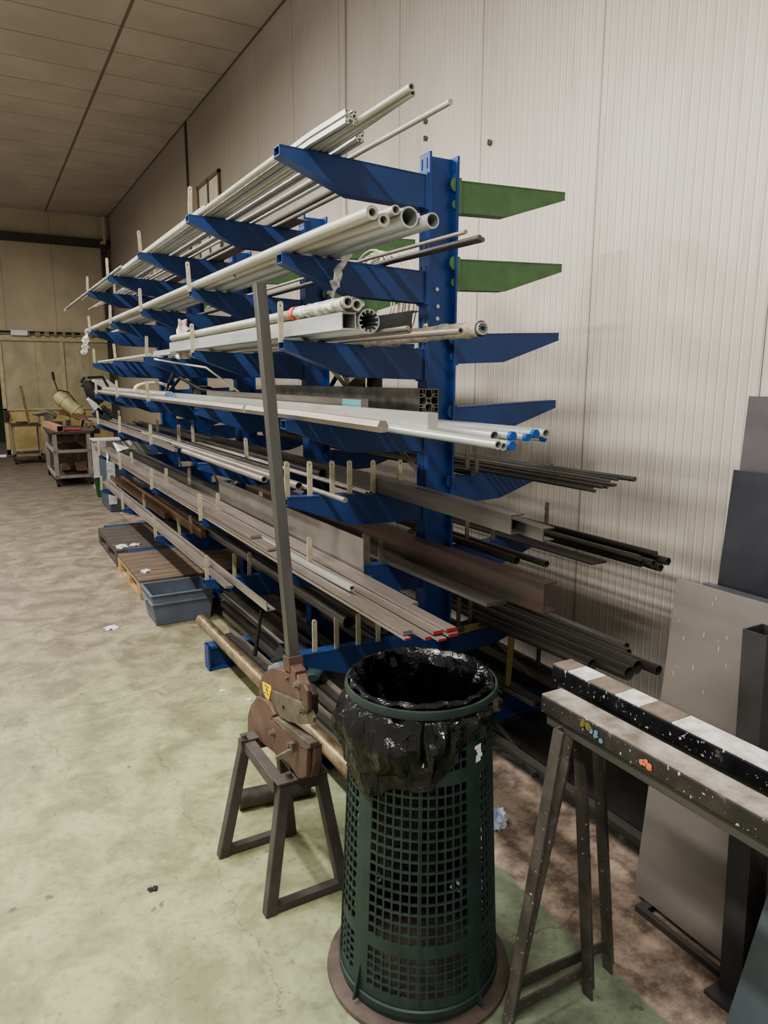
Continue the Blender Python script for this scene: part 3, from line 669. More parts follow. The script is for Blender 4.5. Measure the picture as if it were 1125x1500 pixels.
# --- tier 5 right
stock(5, 'rod', .010, 930, 702, 5.5, M_dark2, 'dark rod reaching furthest right from the fifth tier', x=2.16)
for k, (px, py, x) in enumerate(((868, 689, 1.93), (882, 705, 1.96), (890, 711, 1.99), (899, 714, 2.02), (902, 707, 2.05), (893, 703, 2.08), (880, 700, 2.11), (905, 704, 2.13), (872, 706, 1.90))):
    stock(5, 'rod', .006, px, py, 5.2, M_cartd if k % 3 == 0 else M_dark2, 'thin dark rod in the drooping bundle right of the front column', x=x, group='thin rods right of the front column', dxb=-.02, z=rest(5, x)+.01+.004*(k % 2))
stock(5, 'rod', .013, 693, 698, 5.0, M_dark2, 'short black bar end beside the first pin right of the column', x=1.80)
# --- tier 6 left: flat bars with painted ends
stock(6, 'flat', .034, 661, 922, 7.9, M_pink, 'warm grey flat bar with red end, topmost at the right of the sixth tier', h=.009, dz=.024, x=1.14, cap=RED)
stock(6, 'flat', .034, 664, 930, 7.7, M_pink, 'warm grey flat bar with red end, under the rightmost one', h=.009, dz=.009, x=1.14, cap=RED)
stock(6, 'flat', .030, 641, 926, 7.9, M_pink, 'warm grey flat bar with red end, second from the right on the sixth tier', h=.010, dz=.010, x=1.107, cap=RED)
stock(6, 'flat', .028, 648, 937, 7.6, M_steel, 'grey flat bar with red end, lowest of the protruding bars', h=.007, dz=0, x=1.107, cap=RED)
stock(6, 'flat', .020, 627, 935, 7.9, M_pink, 'narrow flat bar with red end between wider ones on the sixth tier', h=.009, dz=.002, x=1.056, cap=RED)
stock(6, 'flat', .030, 597, 927, 7.9, M_pink, 'pale flat bar with plain end at the left of the red-ended bars', h=.012, dz=.012, x=1.02)
stock(6, 'flat', .020, 597, 936, 7.9, M_steel, 'thin flat bar with red end nearest the arm tip', h=.006, x=1.01, cap=RED)
stock(6, 'flat', .036, 606, 886, 7.0, M_pink, 'wide warm grey flat bar ending behind the red-ended ones', h=.012, dz=.02, x=1.176)
stock(6, 'sq', .018, 516, 862, 6.4, M_alu, 'small bright square tube with open end among the sixth tier flats', th=.002, dz=.02, x=1.056)
stock(6, 'flat', .05, 375, 794, 7.9, M_pink, 'wide pale flat bar ending square before the lever on the sixth tier', h=.012, dz=.042, x=1.02)
stock(6, 'flat', .04, 399, 815, 7.9, M_pink, 'second pale flat bar ending before the lever on the sixth tier', h=.010, dz=.029, x=1.02)
if 0: stock(6, 'rod', .014, 500, 850, 7.8, M_steel, 'round bar half hidden below the upright plate', x=1.2)
if 0: stock(6, 'flat', .03, 520, 858, 7.9, M_steel, 'narrow grey flat bar beside the upright plate', h=.02, x=1.215)
# upright plate (angle leg) between pins
p = at(530, 845, 'z', .866); y0 = p.y; xx = 1.203
b = MB(); b.bb((xx, y0, .862), (xx+.004, 4.15, 1.01)); b.bb((xx, y0, .860), (xx+.035, 4.15, .864)); LOG.append((6, 'plate', 'upright', [round(v, 3) for v in p], 0))
tag(b.build('angle_bar', mat('satin_grey_plate', (122, 118, 113), (140, 135, 128), .36, .5, 4), loc=(xx, y0, .86)), 'tall thin-walled steel angle standing upright on the sixth tier', 'metal profile')
stock(6, 'flat', .085, 728, 884, 4.1, M_dark, 'wide grey flat bar passing in front of the column foot', h=.012, x=1.455)
stock(6, 'chan', .055, 806, 876, 4.6, M_redsteel, 'tall steel channel with red paint smears passing the column', h=.10, th=.006, x=1.545)
stock(6, 'angle', .05, 700, 905, 4.9, M_dark2, 'black angle hidden low behind the wide grey flat', h=.03, x=1.4) if False else None
# --- tier 6 right
R6 = ((979, 831, 2.255), (968, 832, 2.221), (957.6, 838, 2.187), (939.6, 836, 2.153), (961, 824, 2.22), (938, 829, 2.12))
for k, (px, py, x) in enumerate(R6):
    stock(6, 'tube' if k < 4 else 'rod', .0155 if k < 4 else .012, px, py, 5.6, M_dark2, ('black tube reaching furthest right from the sixth tier', 'black tube second furthest right on the sixth tier', 'black tube lowest of the protruding bundle on the sixth tier', 'black tube ending first in the lower bundle of the sixth tier', 'thin black rod lying on the sixth tier bundle', 'thin black rod at the left top of the sixth tier bundle')[k],
          x=x, dz=(0, 0, 0, 0, .032, .034)[k])
stock(6, 'flat', .08, 878, 806, 5.0, M_dark2, 'wide black flat bar under the right hand tube bundle', h=.008, x=2.06)
stock(6, 'tube', .017, 757, 821, 4.5, M_dark2, 'black tube ending between the pins low right of the column', x=1.80, th=.003)
stock(6, 'tube', .0135, 801, 835, 4.5, M_dark2, 'thinner black tube reaching beyond its neighbour right of the column', x=1.862, th=.003)
stock(6, 'tube', .016, 781, 856, 4.5, M_dark, 'dark tube just showing over the red-smeared channel', x=1.62, z=.875, th=.003) if False else None
# --- tier 7 left
stock(7, 'angle', .045, 397, 888, 7.9, M_steel, 'steel angle bar reaching furthest forward on the seventh tier', h=.045, th=.005)
stock(7, 'flat', .042, 336, 860, 7.6, M_pink, 'pale flat bar ending above the grey crate', h=.012, dz=.0)
stock(7, 'flat', .042, 305, 829, 7.8, M_steel, 'flat bar lying on another and ending short above the crate', h=.012, dz=.016)
b = MB(); x = 1.27; z = rest(7, x); b.ext([rect(.035, .06)], (x, 4.8, z+.035), (x-.02, 7.9, z+.035), side=(1, 0, 0)); tag(b.build('rusty_bar', M_rust, loc=(x, 4.8, z)), 'rusty brown rectangular bar on the seventh tier', 'metal bar')
b = MB(); x = 1.2; z = rest(7, x); b.ext([rect(.03, .05)], (x, 5.6, z+.03), (x-.02, 8.1, z+.03), side=(1, 0, 0)); tag(b.build('rusty_bar', M_rust, loc=(x, 5.6, z)), 'rusty brown bar in front of the longer rusty one', 'metal bar')
for i, (x, r, y0, y1) in enumerate(((1.34, .03, 2.7, 6.6), (1.45, .035, 2.58, 5.4), (1.40, .02, 3.4, 8.0))):
    b = MB(); z = rest(7, x)+r+.003; b.ext(annulus(r, .004, 18), (x, y0, z), (x, y1, z), side=(1, 0, 0))
    tag(b.build('round_tube', (M_dark, M_dark, M_dark2)[i], loc=(x, y0, z), smooth=True), ('dark tube behind the pins of the front seventh arm', 'thickest dark tube deep on the seventh tier left of the column', 'black tube far back on the seventh tier')[i], 'metal tube')
b = MB(); b.ext([rect(.02, .02)], (1.05, 3.15, .70), (1.3, 4.1, .64), side=(1, 0, 0)); 
# tier 6/7 left underside dark bars seen below the flats
b = MB(); x = 1.28; z = rest(6, x); b.ext([[(-.03, 0), (.03, 0), (.03, .05), (-.03, .05)]], (x, 3.0, z+.004), (x, 7.6, z+.004), side=(1, 0, 0)); tag(b.build('square_tube', M_dark, loc=(x, 3.0, z)), 'dark square tube deep on the sixth tier behind the flats', 'metal tube')
# --- tier 7 right
R7 = ((867.6, 974, 1.90, .024), (921.6, 986.6, 1.955, .027), (934, 977.6, 2.025, .027), (964.8, 982, 2.085, .019), (921, 956, 2.14, .016), (918, 947, 2.185, .016))
for k, (px, py, x, r) in enumerate(R7):
    stock(7, 'tube', r, px, py, 5.0, M_dark, ('grey tube ending first at the lower right of the column', 'thick grey tube ending lowest under the wall shadow', 'thick grey tube just right of the lowest one', 'grey tube reaching furthest along the wall on the seventh tier', 'slim grey tube above the thick ones on the seventh tier', 'uppermost slim grey tube of the seventh tier right side')[k], x=x, th=.004)
stock(7, 'tube', .019, 876.6, 976, 5.0, M_dark2, 'small black tube end tucked behind the first grey tube', x=1.93, th=.004, dz=-.0) if False else None
# --- base level
stock(8, 'tube', .030, 295, 908, 2.0, M_brass, 'x', x=1.0) if False else None
p0 = at(295, 908, 'z', .178); p1 = Vector((1.085, 1.78, .179))
b = MB(); b.ext(annulus(.034, .004, 24), p1, p0, side=(1, 0, 0)); tag(b.build('round_tube', M_brass, loc=p1, smooth=True), 'thick bronze-coloured tube lying on the rack base in front', 'metal tube')
for i, (x0, y0, x1, y1, m, kk, w, h, zz) in enumerate(((1.115, 1.85, 1.045, 3.93, M_dark, 'flat', .03, .03, .16), (1.16, 1.9, 1.09, 3.8, M_dark2, 'chan', .035, .03, .16), (1.205, 1.95, 1.14, 3.9, M_steel, 'angle', .03, .03, .16),
        (1.245, 2.0, 1.19, 4.2, M_dark, 'flat', .025, .03, .16), (1.285, 1.95, 1.24, 4.4, M_dark2, 'sq', .03, .03, .16), (1.33, 1.9, 1.29, 4.6, M_steel, 'flat', .03, .02, .155),
        (1.38, 2.1, 1.35, 4.7, M_dark2, 'sq', .04, .04, .165), (1.44, 2.2, 1.42, 5.0, M_dark, 'flat', .05, .02, .155), (1.53, 2.2, 1.52, 5.0, M_dark2, 'flat', .04, .03, .16))):
    b = MB(); x0 += .03; x1 += .03; b.ext(prof(kk, w, h), (x0, y0, zz), (x1, y1, zz), side=(1, 0, 0))
    lb = ('dark square bar right beside the bronze-coloured tube', 'black channel second behind the bronze-coloured tube', 'grey angle third behind the bronze-coloured tube', 'dark bar fourth behind the bronze-coloured tube', 'black square tube on the rack base under the seventh tier', 'grey flat bar in the middle of the rack base', 'thick black square tube deep on the rack base', 'wide dark flat deep on the rack base', 'widest black bar against the columns on the rack base')[i]
    tag(b.build(NAMES.get(kk, 'flat_bar'), m, loc=(x0, y0, zz)), lb, 'metal bar')
for i, (x, w, h, y0, y1, m) in enumerate(((1.80, .07, .012, 2.3, 5.0, M_dark), (1.90, .08, .012, 2.42, 5.0, M_dark2), (2.0, .05, .04, 2.45, 5.2, M_dark2), (2.1, .06, .012, 2.3, 5.2, M_dark2), (2.22, .07, .05, 2.3, 5.0, M_dark2))):
    b = MB(); b.ext([rect(w, h)], (x, y0, .146+h/2), (x, y1, .146+h/2), side=(1, 0, 0))
    tag(b.build('flat_bar', m, loc=(x, y0, .15)), ('grey flat bar on the base right of the front column', 'wide black flat on the base right of the front column', 'black square bar in the middle of the right base', 'black flat bar towards the wall on the right base', 'tall black bar nearest the wall on the right base')[i], 'metal bar')
q0 = Vector((2.036, 2.264, .17)); q1 = at(700, 985, 'z', .19); dd = (q1-q0).normalized(); q1 = q0+dd*1.5; q1.z = .2
b = MB(); b.ext([rect(.014, .014)], q0, q1); tag(b.build('square_bar', M_pink, loc=q0), 'thin bright square bar sticking out right of the bin liner', 'metal bar')
b = MB(); b.ext([circ(.007, 8)], (2.21, 2.40, .152), (2.05, 3.3, .62)); tag(b.build('round_bar', M_dark, loc=(2.21, 2.4, .15)), 'thin rod slanting up behind the yellow stake', 'metal rod')
b = MB(); b.add([(2.058, 2.47, .47), (2.097, 2.47, .47), (2.092, 2.49, .17), (2.078, 2.49, .144), (2.064, 2.49, .17), (2.058, 2.476, .47), (2.097, 2.476, .47), (2.092, 2.496, .17), (2.078, 2.496, .144), (2.064, 2.496, .17)], [(0, 1, 2, 3, 4), (9, 8, 7, 6, 5), (0, 5, 6, 1), (1, 6, 7, 2), (2, 7, 8, 3), (3, 8, 9, 4), (4, 9, 5, 0)])
tag(b.build('yellow_stake', M_yellowdirty, loc=(2.077, 2.47, .16)), 'dirty yellow flat stake hanging below the lowest right arm', 'stake')
b = MB(); b.bb((2.255, 2.492, .142), (2.275, 2.5, .36)); b.ext([circ(.014, 10)], (2.265, 2.492, .36), (2.265, 2.5, .36)); tag(b.build('black_stop_pin', M_dark2, loc=(2.265, 2.47, .145)), 'black upright stop pin at the right base end', 'pin')
# bundle resting along the floor right of the bin
for i, (x, y0, y1, w, h) in enumerate(((1.60, .0, 0, 0, 0),)): pass
b = MB(); b.bb((1.93, 1.5, .002), (2.6, 2.42, .010)); tag(b.build('steel_plate', mat('dusty_black_plate', (30, 30, 30), (56, 55, 54), .5, .3, 5, bump=.1), loc=(1.93, 1.5, 0)), 'dusty black steel plate lying flat by the wall foot', 'metal sheet')
b = MB(); b.bb((1.86, 1.45, .001), (1.90, 2.40, .03)); tag(b.build('square_tube', M_dark2, loc=(1.86, 1.45, 0)), 'dark bar lying on the floor beside the black plate', 'metal bar')
b = MB(); b.ext([rect(.02, .02)], (1.84, 2.02, .012), (1.98, 2.46, .012)); tag(b.build('square_bar', M_dark2, loc=(1.84, 2.02, 0)), 'short dark bar on the floor at the rack base end', 'metal bar')

# upright stop pins go into free gaps between the bars
for o in list(D.objects):
    if o.parent is None and o.type == 'MESH' and o.get('category') in ('metal bar', 'metal tube', 'metal rod', 'metal profile') and o.location.x > .9 and o.location.y < 9:
        vs = [o.location+v.co for v in o.data.vertices]; y0 = min(v.y for v in vs); y1 = max(v.y for v in vs)
        A = [v for v in vs if v.y < y0+.03]; B = [v for v in vs if v.y > y1-.03]
        SPAN.append((0, min(v.x for v in A), max(v.x for v in A), y0, y1, sum(v.z for v in A)/len(A), min(v.x for v in B), max(v.x for v in B)))
for a, ci, cy, t, L_ in PINJOB:
    used = []
    for x, dt in L_:
        hw = .0185 if dt is P_W else .0115; best = None
        for k in range(0, 46):
            for sg in (1, -1):
                c = x+sg*k*.002; zz = rest(t, c)
                if c < .976 or (c < 1.7 and c > 1.585) or c > 2.30: continue
                ok = all(abs(c-u) > .03 for u in used)
                for S in SPAN:
                    if S[0] or not ok: continue
                    if S[3] < cy and S[4] > cy-.02 and zz-.02 < S[5] < zz+.15:
                        f = (cy-S[3])/max(.01, S[4]-S[3]); lo = S[1]+(S[6]-S[1])*f; hi = S[2]+(S[7]-S[2])*f
                        if c+hw > lo and c-hw < hi: ok = False
                if ok: best = c; break
            if best is not None: break
        if best is None: continue
        used.append(best); inst('pin', dt, (best, cy-.012, rest(t, best)), a, rot=(0, .04*((ci+t) % 3-1), 0) if ci else None)
# cable coils, hoses, film
def coil(c, r, n, spread, m, name, label, axis='y', rr=.0045, seed=1, el=1.0):
    random.seed(seed); b = MB(); pts = []
    for k in range(n*24+1):
        a = 2*pi*k/24; q = r*(1+.06*math.sin(a*.37+seed)); s = spread*(k/(n*24)-.5)+.01*math.sin(a*.5)
        pts.append(Vector(c)+(Vector((q*math.cos(a), s, el*q*math.sin(a))) if axis == 'y' else Vector((s, q*math.cos(a), el*q*math.sin(a)))))
    b.tube(pts, rr, 6); return tag(b.build(name, m, loc=c, smooth=True), label, 'cable')
cc = at(560, 400, 'x', 1.98)
coil((1.98, cc.y, 2.02), .24, 10, .17, M_cable, 'cable_coil', 'coil of white cable hanging behind the front column between the green arms', axis='x', el=1.0)
coil((1.15, 5.6, 1.52), .12, 3, .10, M_cable, 'hose_coil', 'pale hose loop on the fourth tier near the middle columns', axis='y', el=.35, rr=.008)
b = MB()
b.tube([(1.2, 5.3, 1.5), (1.25, 5.15, 1.6), (1.3, 4.8, 1.52), (1.35, 4.3, 1.5), (1.42, 4.0, 1.48)], .012, 6); b.tube([(1.15, 5.2, 1.49), (1.22, 5.25, 1.62), (1.28, 5.2, 1.76)], .01, 6)
b.box((1.28, 5.2, 1.77), (.05, .02, .02)); tag(b.build('hose', M_cableb, loc=(1.2, 5.3, 1.5), smooth=True), 'dark hose with a valve handle lying on the fourth tier', 'hose')
b = MB(); z = rest(4, 1.35)+.05; b.lathe([(.05, -.1), (.055, -.08), (.055, .08), (.05, .1)], (0, 0, 0), 16, True)
v0 = len(b.v)
b.v = [Vector((1.36+v.x, 4.95+v.z, z+.01+v.y)) for v in b.v]; tag(b.build('pipe_offcut', M_cartd, loc=(1.36, 4.95, z), smooth=True), 'short fat pipe offcut among the hoses', 'pipe')
b = MB(); b.tube([(1.03, 4.9, 1.72), (1.08, 4.7, 1.70), (1.2, 4.3, 1.66), (1.3, 4.0, 1.52)], .006, 6); tag(b.build('white_wire', M_cable, loc=(1.03, 5, 1.72)), 'single white wire drooping from the third tier', 'wire')
b = MB(); p = at(540, 553, 'x', 1.95)
b.tube([p+Vector((-.0, .5, -.05)), p+Vector((0, .35, .06)), p+Vector((0, .15, .10)), p+Vector((0, .02, .06)), p+Vector((0, -.04, .0)), p+Vector((0, .0, -.04))], .014, 8)
b.tube([p+Vector((.02, .1, -.08)), p+Vector((.02, .1, .02)), p+Vector((.02, .05, .08)), p+Vector((.02, -.05, .06)), p+Vector((.02, -.07, 0))], .012, 8)
tag(b.build('black_cable', M_cableb, loc=p, smooth=True), 'thick black cable loop behind the heavy slotted profile', 'cable')
b = MB(); b.lathe([(.001, -.0), (.045, 0), (.045, .12), (.03, .14), (.001, .14)], p+Vector((.05, .02, -.12)), 14); tag(b.build('black_plug', M_cableb, loc=p, smooth=True), 'black plug body under the thick cable loop', 'plug')
b = MB(); p = Vector((1.85, 3.62, 1.56)); b.tube([p+Vector((0, 0, 0)), p+Vector((.02, .05, .06)), p+Vector((.0, .1, .12)), p+Vector((.02, .14, .2))], [.05, .075, .06, .03], 9)
for v in b.v: v += noise.noise_vector(v*18)*.02
tag(b.build('cast_bracket', M_cast, loc=p, smooth=True), 'rough grey casting behind the second column', 'metal part')
def film(axis_pts, r, m, name, label, n=16, amp=.007, parent=None, sc=40, zs=1.0):
    b = MB(); P0, P1 = Vector(axis_pts[0]), Vector(axis_pts[1]); k = 36
    pts = [P0.lerp(P1, i/k) for i in range(k+1)]; b.tube(pts, r, n, cap=False)
    for v in b.v:
        v.z = P0.z+(v.z-P0.z)*zs; v += noise.noise_vector(v*sc)*amp
    o = b.build(name, m, parent, loc=None if parent else P0, smooth=True)
    return o if parent else tag(o, label, 'plastic film')
ty = [o for o in D.objects if o.name.startswith('round_tube') and 'left wrapped' in o.get('label', '')][0]
py_ = ty.location.y
film([(1.032, py_+.015, 1.824), (1.032, py_+.42, 1.824)], .041, M_film, 'plastic_wrap', 'clear crumpled film wrapped round the two tube ends on the third tier', n=26, zs=.6, amp=.006, sc=55)
b = MB(); 
for k in range(28):
    a = 2*pi*k/28; a2 = 2*pi*(k+1)/28; y = py_+.40
    f = lambda a, yy: (1.032+.045*math.cos(a), yy+.03*math.sin(a*2)+.05*math.sin(a), 1.824+.028*math.sin(a))
    b.add([f(a, y), f(a2, y), f(a2, y+.035), f(a, y+.035)], [(0, 1, 2, 3)])
tag(b.build('red_tape', M_wrapred, loc=(1.032, py_+.4, 1.82)), 'band of orange-red tape round the wrapped tubes', 'tape')
sy = [o for o in D.objects if o.name.startswith('grooved_tube') and 'narrow' in o.get('label', '')][0].location
film([(sy.x, sy.y+.01, sy.z), (sy.x, sy.y+1.1, sy.z-.008)], .024, mat('dusty_film', (150, 140, 126), (190, 182, 168), .5, 0, 40, bump=.5, bscale=80), 'dusty_film', 'dusty crumpled film sleeve round the narrow star tube', amp=.006)
def rag(name, label, cat, P, m, w=.03, seed=0, amp=.02, nseg=14, parent=None):
    """crumpled strip through points P"""
    b = MB(); pts = []
    P = [Vector(p) for p in P]
    for i in range(len(P)-1):
        for k in range(nseg): pts.append(P[i].lerp(P[i+1], k/nseg))
    pts.append(P[-1]); n = 7; vs = []; fs = []
    for i, p in enumerate(pts):
        ww = w*(.6+.8*abs(noise.noise(Vector((i*.21, seed, 0)))))
        for j in range(n): vs.append(p+Vector(((j/(n-1)-.5)*ww, 0, 0)))
    vs = [v+noise.noise_vector(v*34+Vector((seed, 0, 0)))*amp for v in vs]
    for i in range(len(pts)-1):
        for j in range(n-1): fs.append((i*n+j, i*n+j+1, (i+1)*n+j+1, (i+1)*n+j))
    b.add(vs, fs); o = b.build(name, m, loc=P[0], smooth=True, solid=.001); return tag(o, label, cat)
p = at(500, 350, 'y', 2.46); rag('plastic_scrap', 'torn clear film hanging over the front second arm', 'plastic film', [(p.x+.06, 2.35, p.z+.05), (p.x+.02, 2.44, p.z-.02), (p.x-.01, 2.46, p.z-.12), (p.x-.04, 2.47, p.z-.2)], M_film, .05, 1)
p = at(510, 350, 'y', 2.3); rag('plastic_scrap', 'small knot of clear film on the galvanised tubes', 'plastic film', [(p.x+.02, 2.3, p.z+.03), (p.x+.03, 2.35, p.z-.01), (p.x+.04, 2.4, p.z-.02)], M_film, .05, 5, .03)
p = at(267, 495, 'y', 4.25); rag('plastic_scrap', 'pinkish film remnant at the far end of the wrapped tubes', 'plastic film', [(p.x+.02, 4.28, p.z+.1), (p.x, 4.24, p.z), (p.x-.02, 4.22, p.z-.12)], mat('pink_film', (206, 176, 174), (222, 212, 206), .4), .08, 3)
p = Vector((1.0, 7.86, 2.03)); rag('plastic_scrap', 'white film tied at the far tube ends of the second tier', 'plastic film', [(p.x+.02, 7.86, p.z+.04), (p.x-.01, 7.88, p.z-.05), (p.x-.03, 7.9, p.z-.2)], M_film, .08, 9)
# cyan label on the grey bar
fb = [o for o in D.objects if 'cyan label' in o.get('label', '')][0]; L0 = fb.location
b = MB(); b.bb((L0.x-.0157, L0.y+.0, L0.z+.002), (L0.x-.0150, L0.y+.15, L0.z+.040)); b.build('cyan_label', M_cyan, fb)

# ------------------------------------------------------------------ bin
BX, BY = .93, 1.46
root = thing('waste_basket', (BX, BY, 0), 'tall tapered dark green plastic lattice bin in the foreground', 'bin')
def bin_r(z): return .212-(.212-.176)*min(1, max(0, (z-.03)/.80))
def build_bin():
    rot = math.atan2(-BY, -BX)  # panel centre direction towards the viewer
    nH = 12; rib = math.radians(12); pan = pi/2-rib; hole = pan/(nH+ (nH+1)*.3); st = hole*.3
    th = []; typ = []
    a = rot-pi/4+math.radians(-6)
    for p_ in range(4):
        th.append(a); typ.append('R'); a += rib/2; th.append(a); typ.append('R'); a += rib/2
        for k in range(nH):
            th.append(a); typ.append('S'); a += st; th.append(a); typ.append('H'); a += hole
        th.append(a); typ.append('S'); a += st
    zs = [0.012, .05, .085]; zt = ['B', 'B', 'B']
    def rows(n, hh, s, z):
        for i in range(n):
            zs.append(z+hh); zt.append('H'); z += hh; zs.append(z+s); zt.append('S'); z += s
        return z
    zt = ['B', 'B']; z = .085
    z = rows(5, .0175, .0055, z); zs.append(z+.03); zt.append('B'); z += .03
    z = rows(15, .0222, .0058, z); zs.append(z+.03); zt.append('B'); z += .03
    z = rows(5, .0195, .0055, z); zs.append(z+.03); zt.append('B'); zs.append(.835); zt.append('B')
    n = len(th); vs = []; fs = []
    for z in zs:
        for a in th: vs.append((BX+bin_r(z)*math.cos(a), BY+bin_r(z)*math.sin(a), z))
    for i in range(len(zs)-1):
        for k in range(n):
            if zt[i] == 'H' and typ[k] == 'H': continue
            fs.append((i*n+k, i*n+(k+1) % n, (i+1)*n+(k+1) % n, (i+1)*n+k))
    b = MB(); b.add(vs, fs); o = b.build('lattice_body', M_bin, root, solid=.005)
    # vertical fins and ribs
    b = MB()
    for p_ in range(4):
        a = rot-pi/4-math.radians(6)+rib/2+p_*pi/2; c, s = math.cos(a), math.sin(a)
        for zz0, zz1, e in ((.03, .14, .022),):
            P = lambda r, z, o_: (BX+r*c-s*o_, BY+r*s+c*o_, z)
            b.add([P(bin_r(zz0), zz0, -.003), P(bin_r(zz0)+e, zz0, -.003), P(bin_r(zz1), zz1, -.003), P(bin_r(zz0), zz0, .003), P(bin_r(zz0)+e, zz0, .003), P(bin_r(zz1), zz1, .003)], [(0, 1, 2), (5, 4, 3), (0, 3, 4, 1), (1, 4, 5, 2), (2, 5, 3, 0)])
        for f in (.52, .66):
            a2 = a+rib/2+pan*f
            b.ext([rect(.003, .006)], (BX+(bin_r(.06)+.002)*math.cos(a2), BY+(bin_r(.06)+.002)*math.sin(a2), .06), (BX+(bin_r(.79)+.002)*math.cos(a2), BY+(bin_r(.79)+.002)*math.sin(a2), .79), up=(math.cos(a2), math.sin(a2), 0))
    b.build('rib', M_bin, root)
    b = MB(); b.lathe([(.215, .03), (.219, .034), (.219, .052), (.215, .056)], (BX, BY, 0), 64, True); b.build('base_ring', M_bin, root, smooth=True)
    b = MB(); b.lathe([(.189, .820), (.195, .821), (.197, .830), (.195, .841), (.189, .842)], (BX, BY, 0), 72, True); b.build('rim', M_bin, root, smooth=True)
    a = rot+math.radians(51); c, s = math.cos(a), math.sin(a)
    b = MB(); R0 = Matrix.Rotation(a, 3, 'Z'); r = bin_r(.8)
    b.box((BX+(r+.006)*c, BY+(r+.006)*s, .80), (.02, .04, .05), M=R0); b.box((BX+(r+.012)*c, BY+(r+.012)*s, .76), (.012, .026, .03), M=R0); b.build('clip', M_bin, root)
    b = MB(); a = rot+math.radians(50); c, s = math.cos(a), math.sin(a); R0 = Matrix.Rotation(a, 3, 'Z'); r = bin_r(.7)
    for k in range(5): b.box((BX+(r+.0035)*c-s*(.004*math.sin(k)), BY+(r+.0035)*s+c*(.004*math.sin(k)), .685+k*.009), (.001, .018+.006*math.sin(k*2), .009), M=R0)
    b.build('sticker', M_paper, root)
    b = MB(); b.lathe([(.0, .0), (.248, 0), (.252, .006), (.250, .014), (.235, .018), (.0, .018)], (BX, BY, 0), 64); b.build('foot_plate', M_foot, root, smooth=True)
build_bin()
def build_bag():
    n = 132; rot = math.atan2(-BY, -BX); vs = []; fs = []
    # profile parameter: inside bottom -> rim -> outside hem
    inner = [(0.0, .26), (.06, .26), (.11, .28), (.135, .36), (.148, .5), (.157, .65), (.160, .72), (.163, .77), (.166, .81), (.171, .838), (.176, .850), (.182, .855), (.187, .848), (.188, .835), (.188, .820)]
    m_out = 15
    rows = []
    for j, (r, z) in enumerate(inner):
        row = []
        for k in range(n):
            a = 2*pi*k/n; dv = Vector((math.cos(a)*2.2, math.sin(a)*2.2, z*3)); pi_ = a*7+z*9*math.sin(a*2+1)+2*noise.noise(Vector((a, z*5, 1))); ti = abs((pi_/pi) % 2-1)-.5; pj = a*17-z*30; tj = abs((pj/pi) % 2-1)-.5
            f = noise.noise(dv*1.6); f2 = noise.noise(Vector((math.cos(a)*6, math.sin(a)*6, z*4)))
            e = min(1, max(0, (.86-z)/.06))
            sg = max(0, math.cos(a-rot+pi))   # back side hangs in folds
            rr = r+e*(.014*f+.008*f2-.008+.020*ti+.006*tj) if j > 1 else r
            zz = z+(.006*noise.noise(Vector((math.cos(a)*5, math.sin(a)*5, 3)))+.004 if 8 <= j <= 10 else 0)
            row.append((BX+rr*math.cos(a), BY+rr*math.sin(a), zz))
        rows.append(row)
    for i in range(1, m_out+1):
        row = []; t = i/m_out
        for k in range(n):
            a = 2*pi*k/n; da = (a-rot+pi) % (2*pi)-pi   # 0 = facing viewer, + = towards viewer's right
            # hem length by direction: long on viewer's left front, short on the right
            ln = .14+.10*math.exp(-((da+.85)/.6)**2)+.03*math.sin(da*3+1)
            if da > .15: ln -= .13*min(1, (da-.15)/.7)
            if da > 1.0: ln += .06*min(1, (da-1.0)/.5)
            ln += .022*noise.noise(Vector((math.cos(a)*4, math.sin(a)*4, 8)))
            ln = max(ln, .035)
            z = .818-t*ln; out = .189+.020*math.sin(pi*min(1, t*1.25))*(1.2 if da < 0 else .6)+.010*t
            base = bin_r(z)+.010
            ph = a*9+3*noise.noise(Vector((a*1.5, z*4, 2)))+z*14*math.sin(a*1.3); tri = abs((ph/pi) % 2-1)-.5
            ph2 = a*23-z*40+4*noise.noise(Vector((a*2, z*6, 5))); tri2 = abs((ph2/pi) % 2-1)-.5
            fold = .022*tri*t+.007*tri2+.010*noise.noise(Vector((math.cos(a)*7, math.sin(a)*7, z*3)))+.022*noise.noise(Vector((math.cos(a)*3, math.sin(a)*3, z*9+4)))+.010*noise.noise(Vector((math.cos(a)*14, math.sin(a)*14, z*16)))
            rr = max(base, out+fold*min(1, t*4))
            row.append((BX+rr*math.cos(a), BY+rr*math.sin(a), z+.008*noise.noise(Vector((a*6, t*3, 0)))))
        rows.append(row)
    for r in rows: vs += r
    for i in range(len(rows)-1):
        for k in range(n): fs.append((i*n+k, i*n+(k+1) % n, (i+1)*n+(k+1) % n, (i+1)*n+k))
    b = MB(); b.add(vs, fs); o = b.build('bin_liner', M_bag, loc=(BX, BY, .5), smooth=True); bm = bmesh.new(); bm.from_mesh(o.data)
    for v in bm.verts:
        if True:
            k = noise.noise_vector(v.co*31+Vector((5, 1, 2))); v.co += Vector((k.x, k.y, k.z))*.0065
    bmesh.ops.triangulate(bm, faces=bm.faces, quad_method='FIXED'); 
    for f in bm.faces: f.smooth = True
    for e in bm.edges: e.smooth = len(e.link_faces) != 2 or e.calc_face_angle(0) < math.radians(16)
    bm.to_mesh(o.data); bm.free()
    tag(o, 'glossy black bin liner folded over the rim of the green lattice bin', 'bin bag')
build_bag()

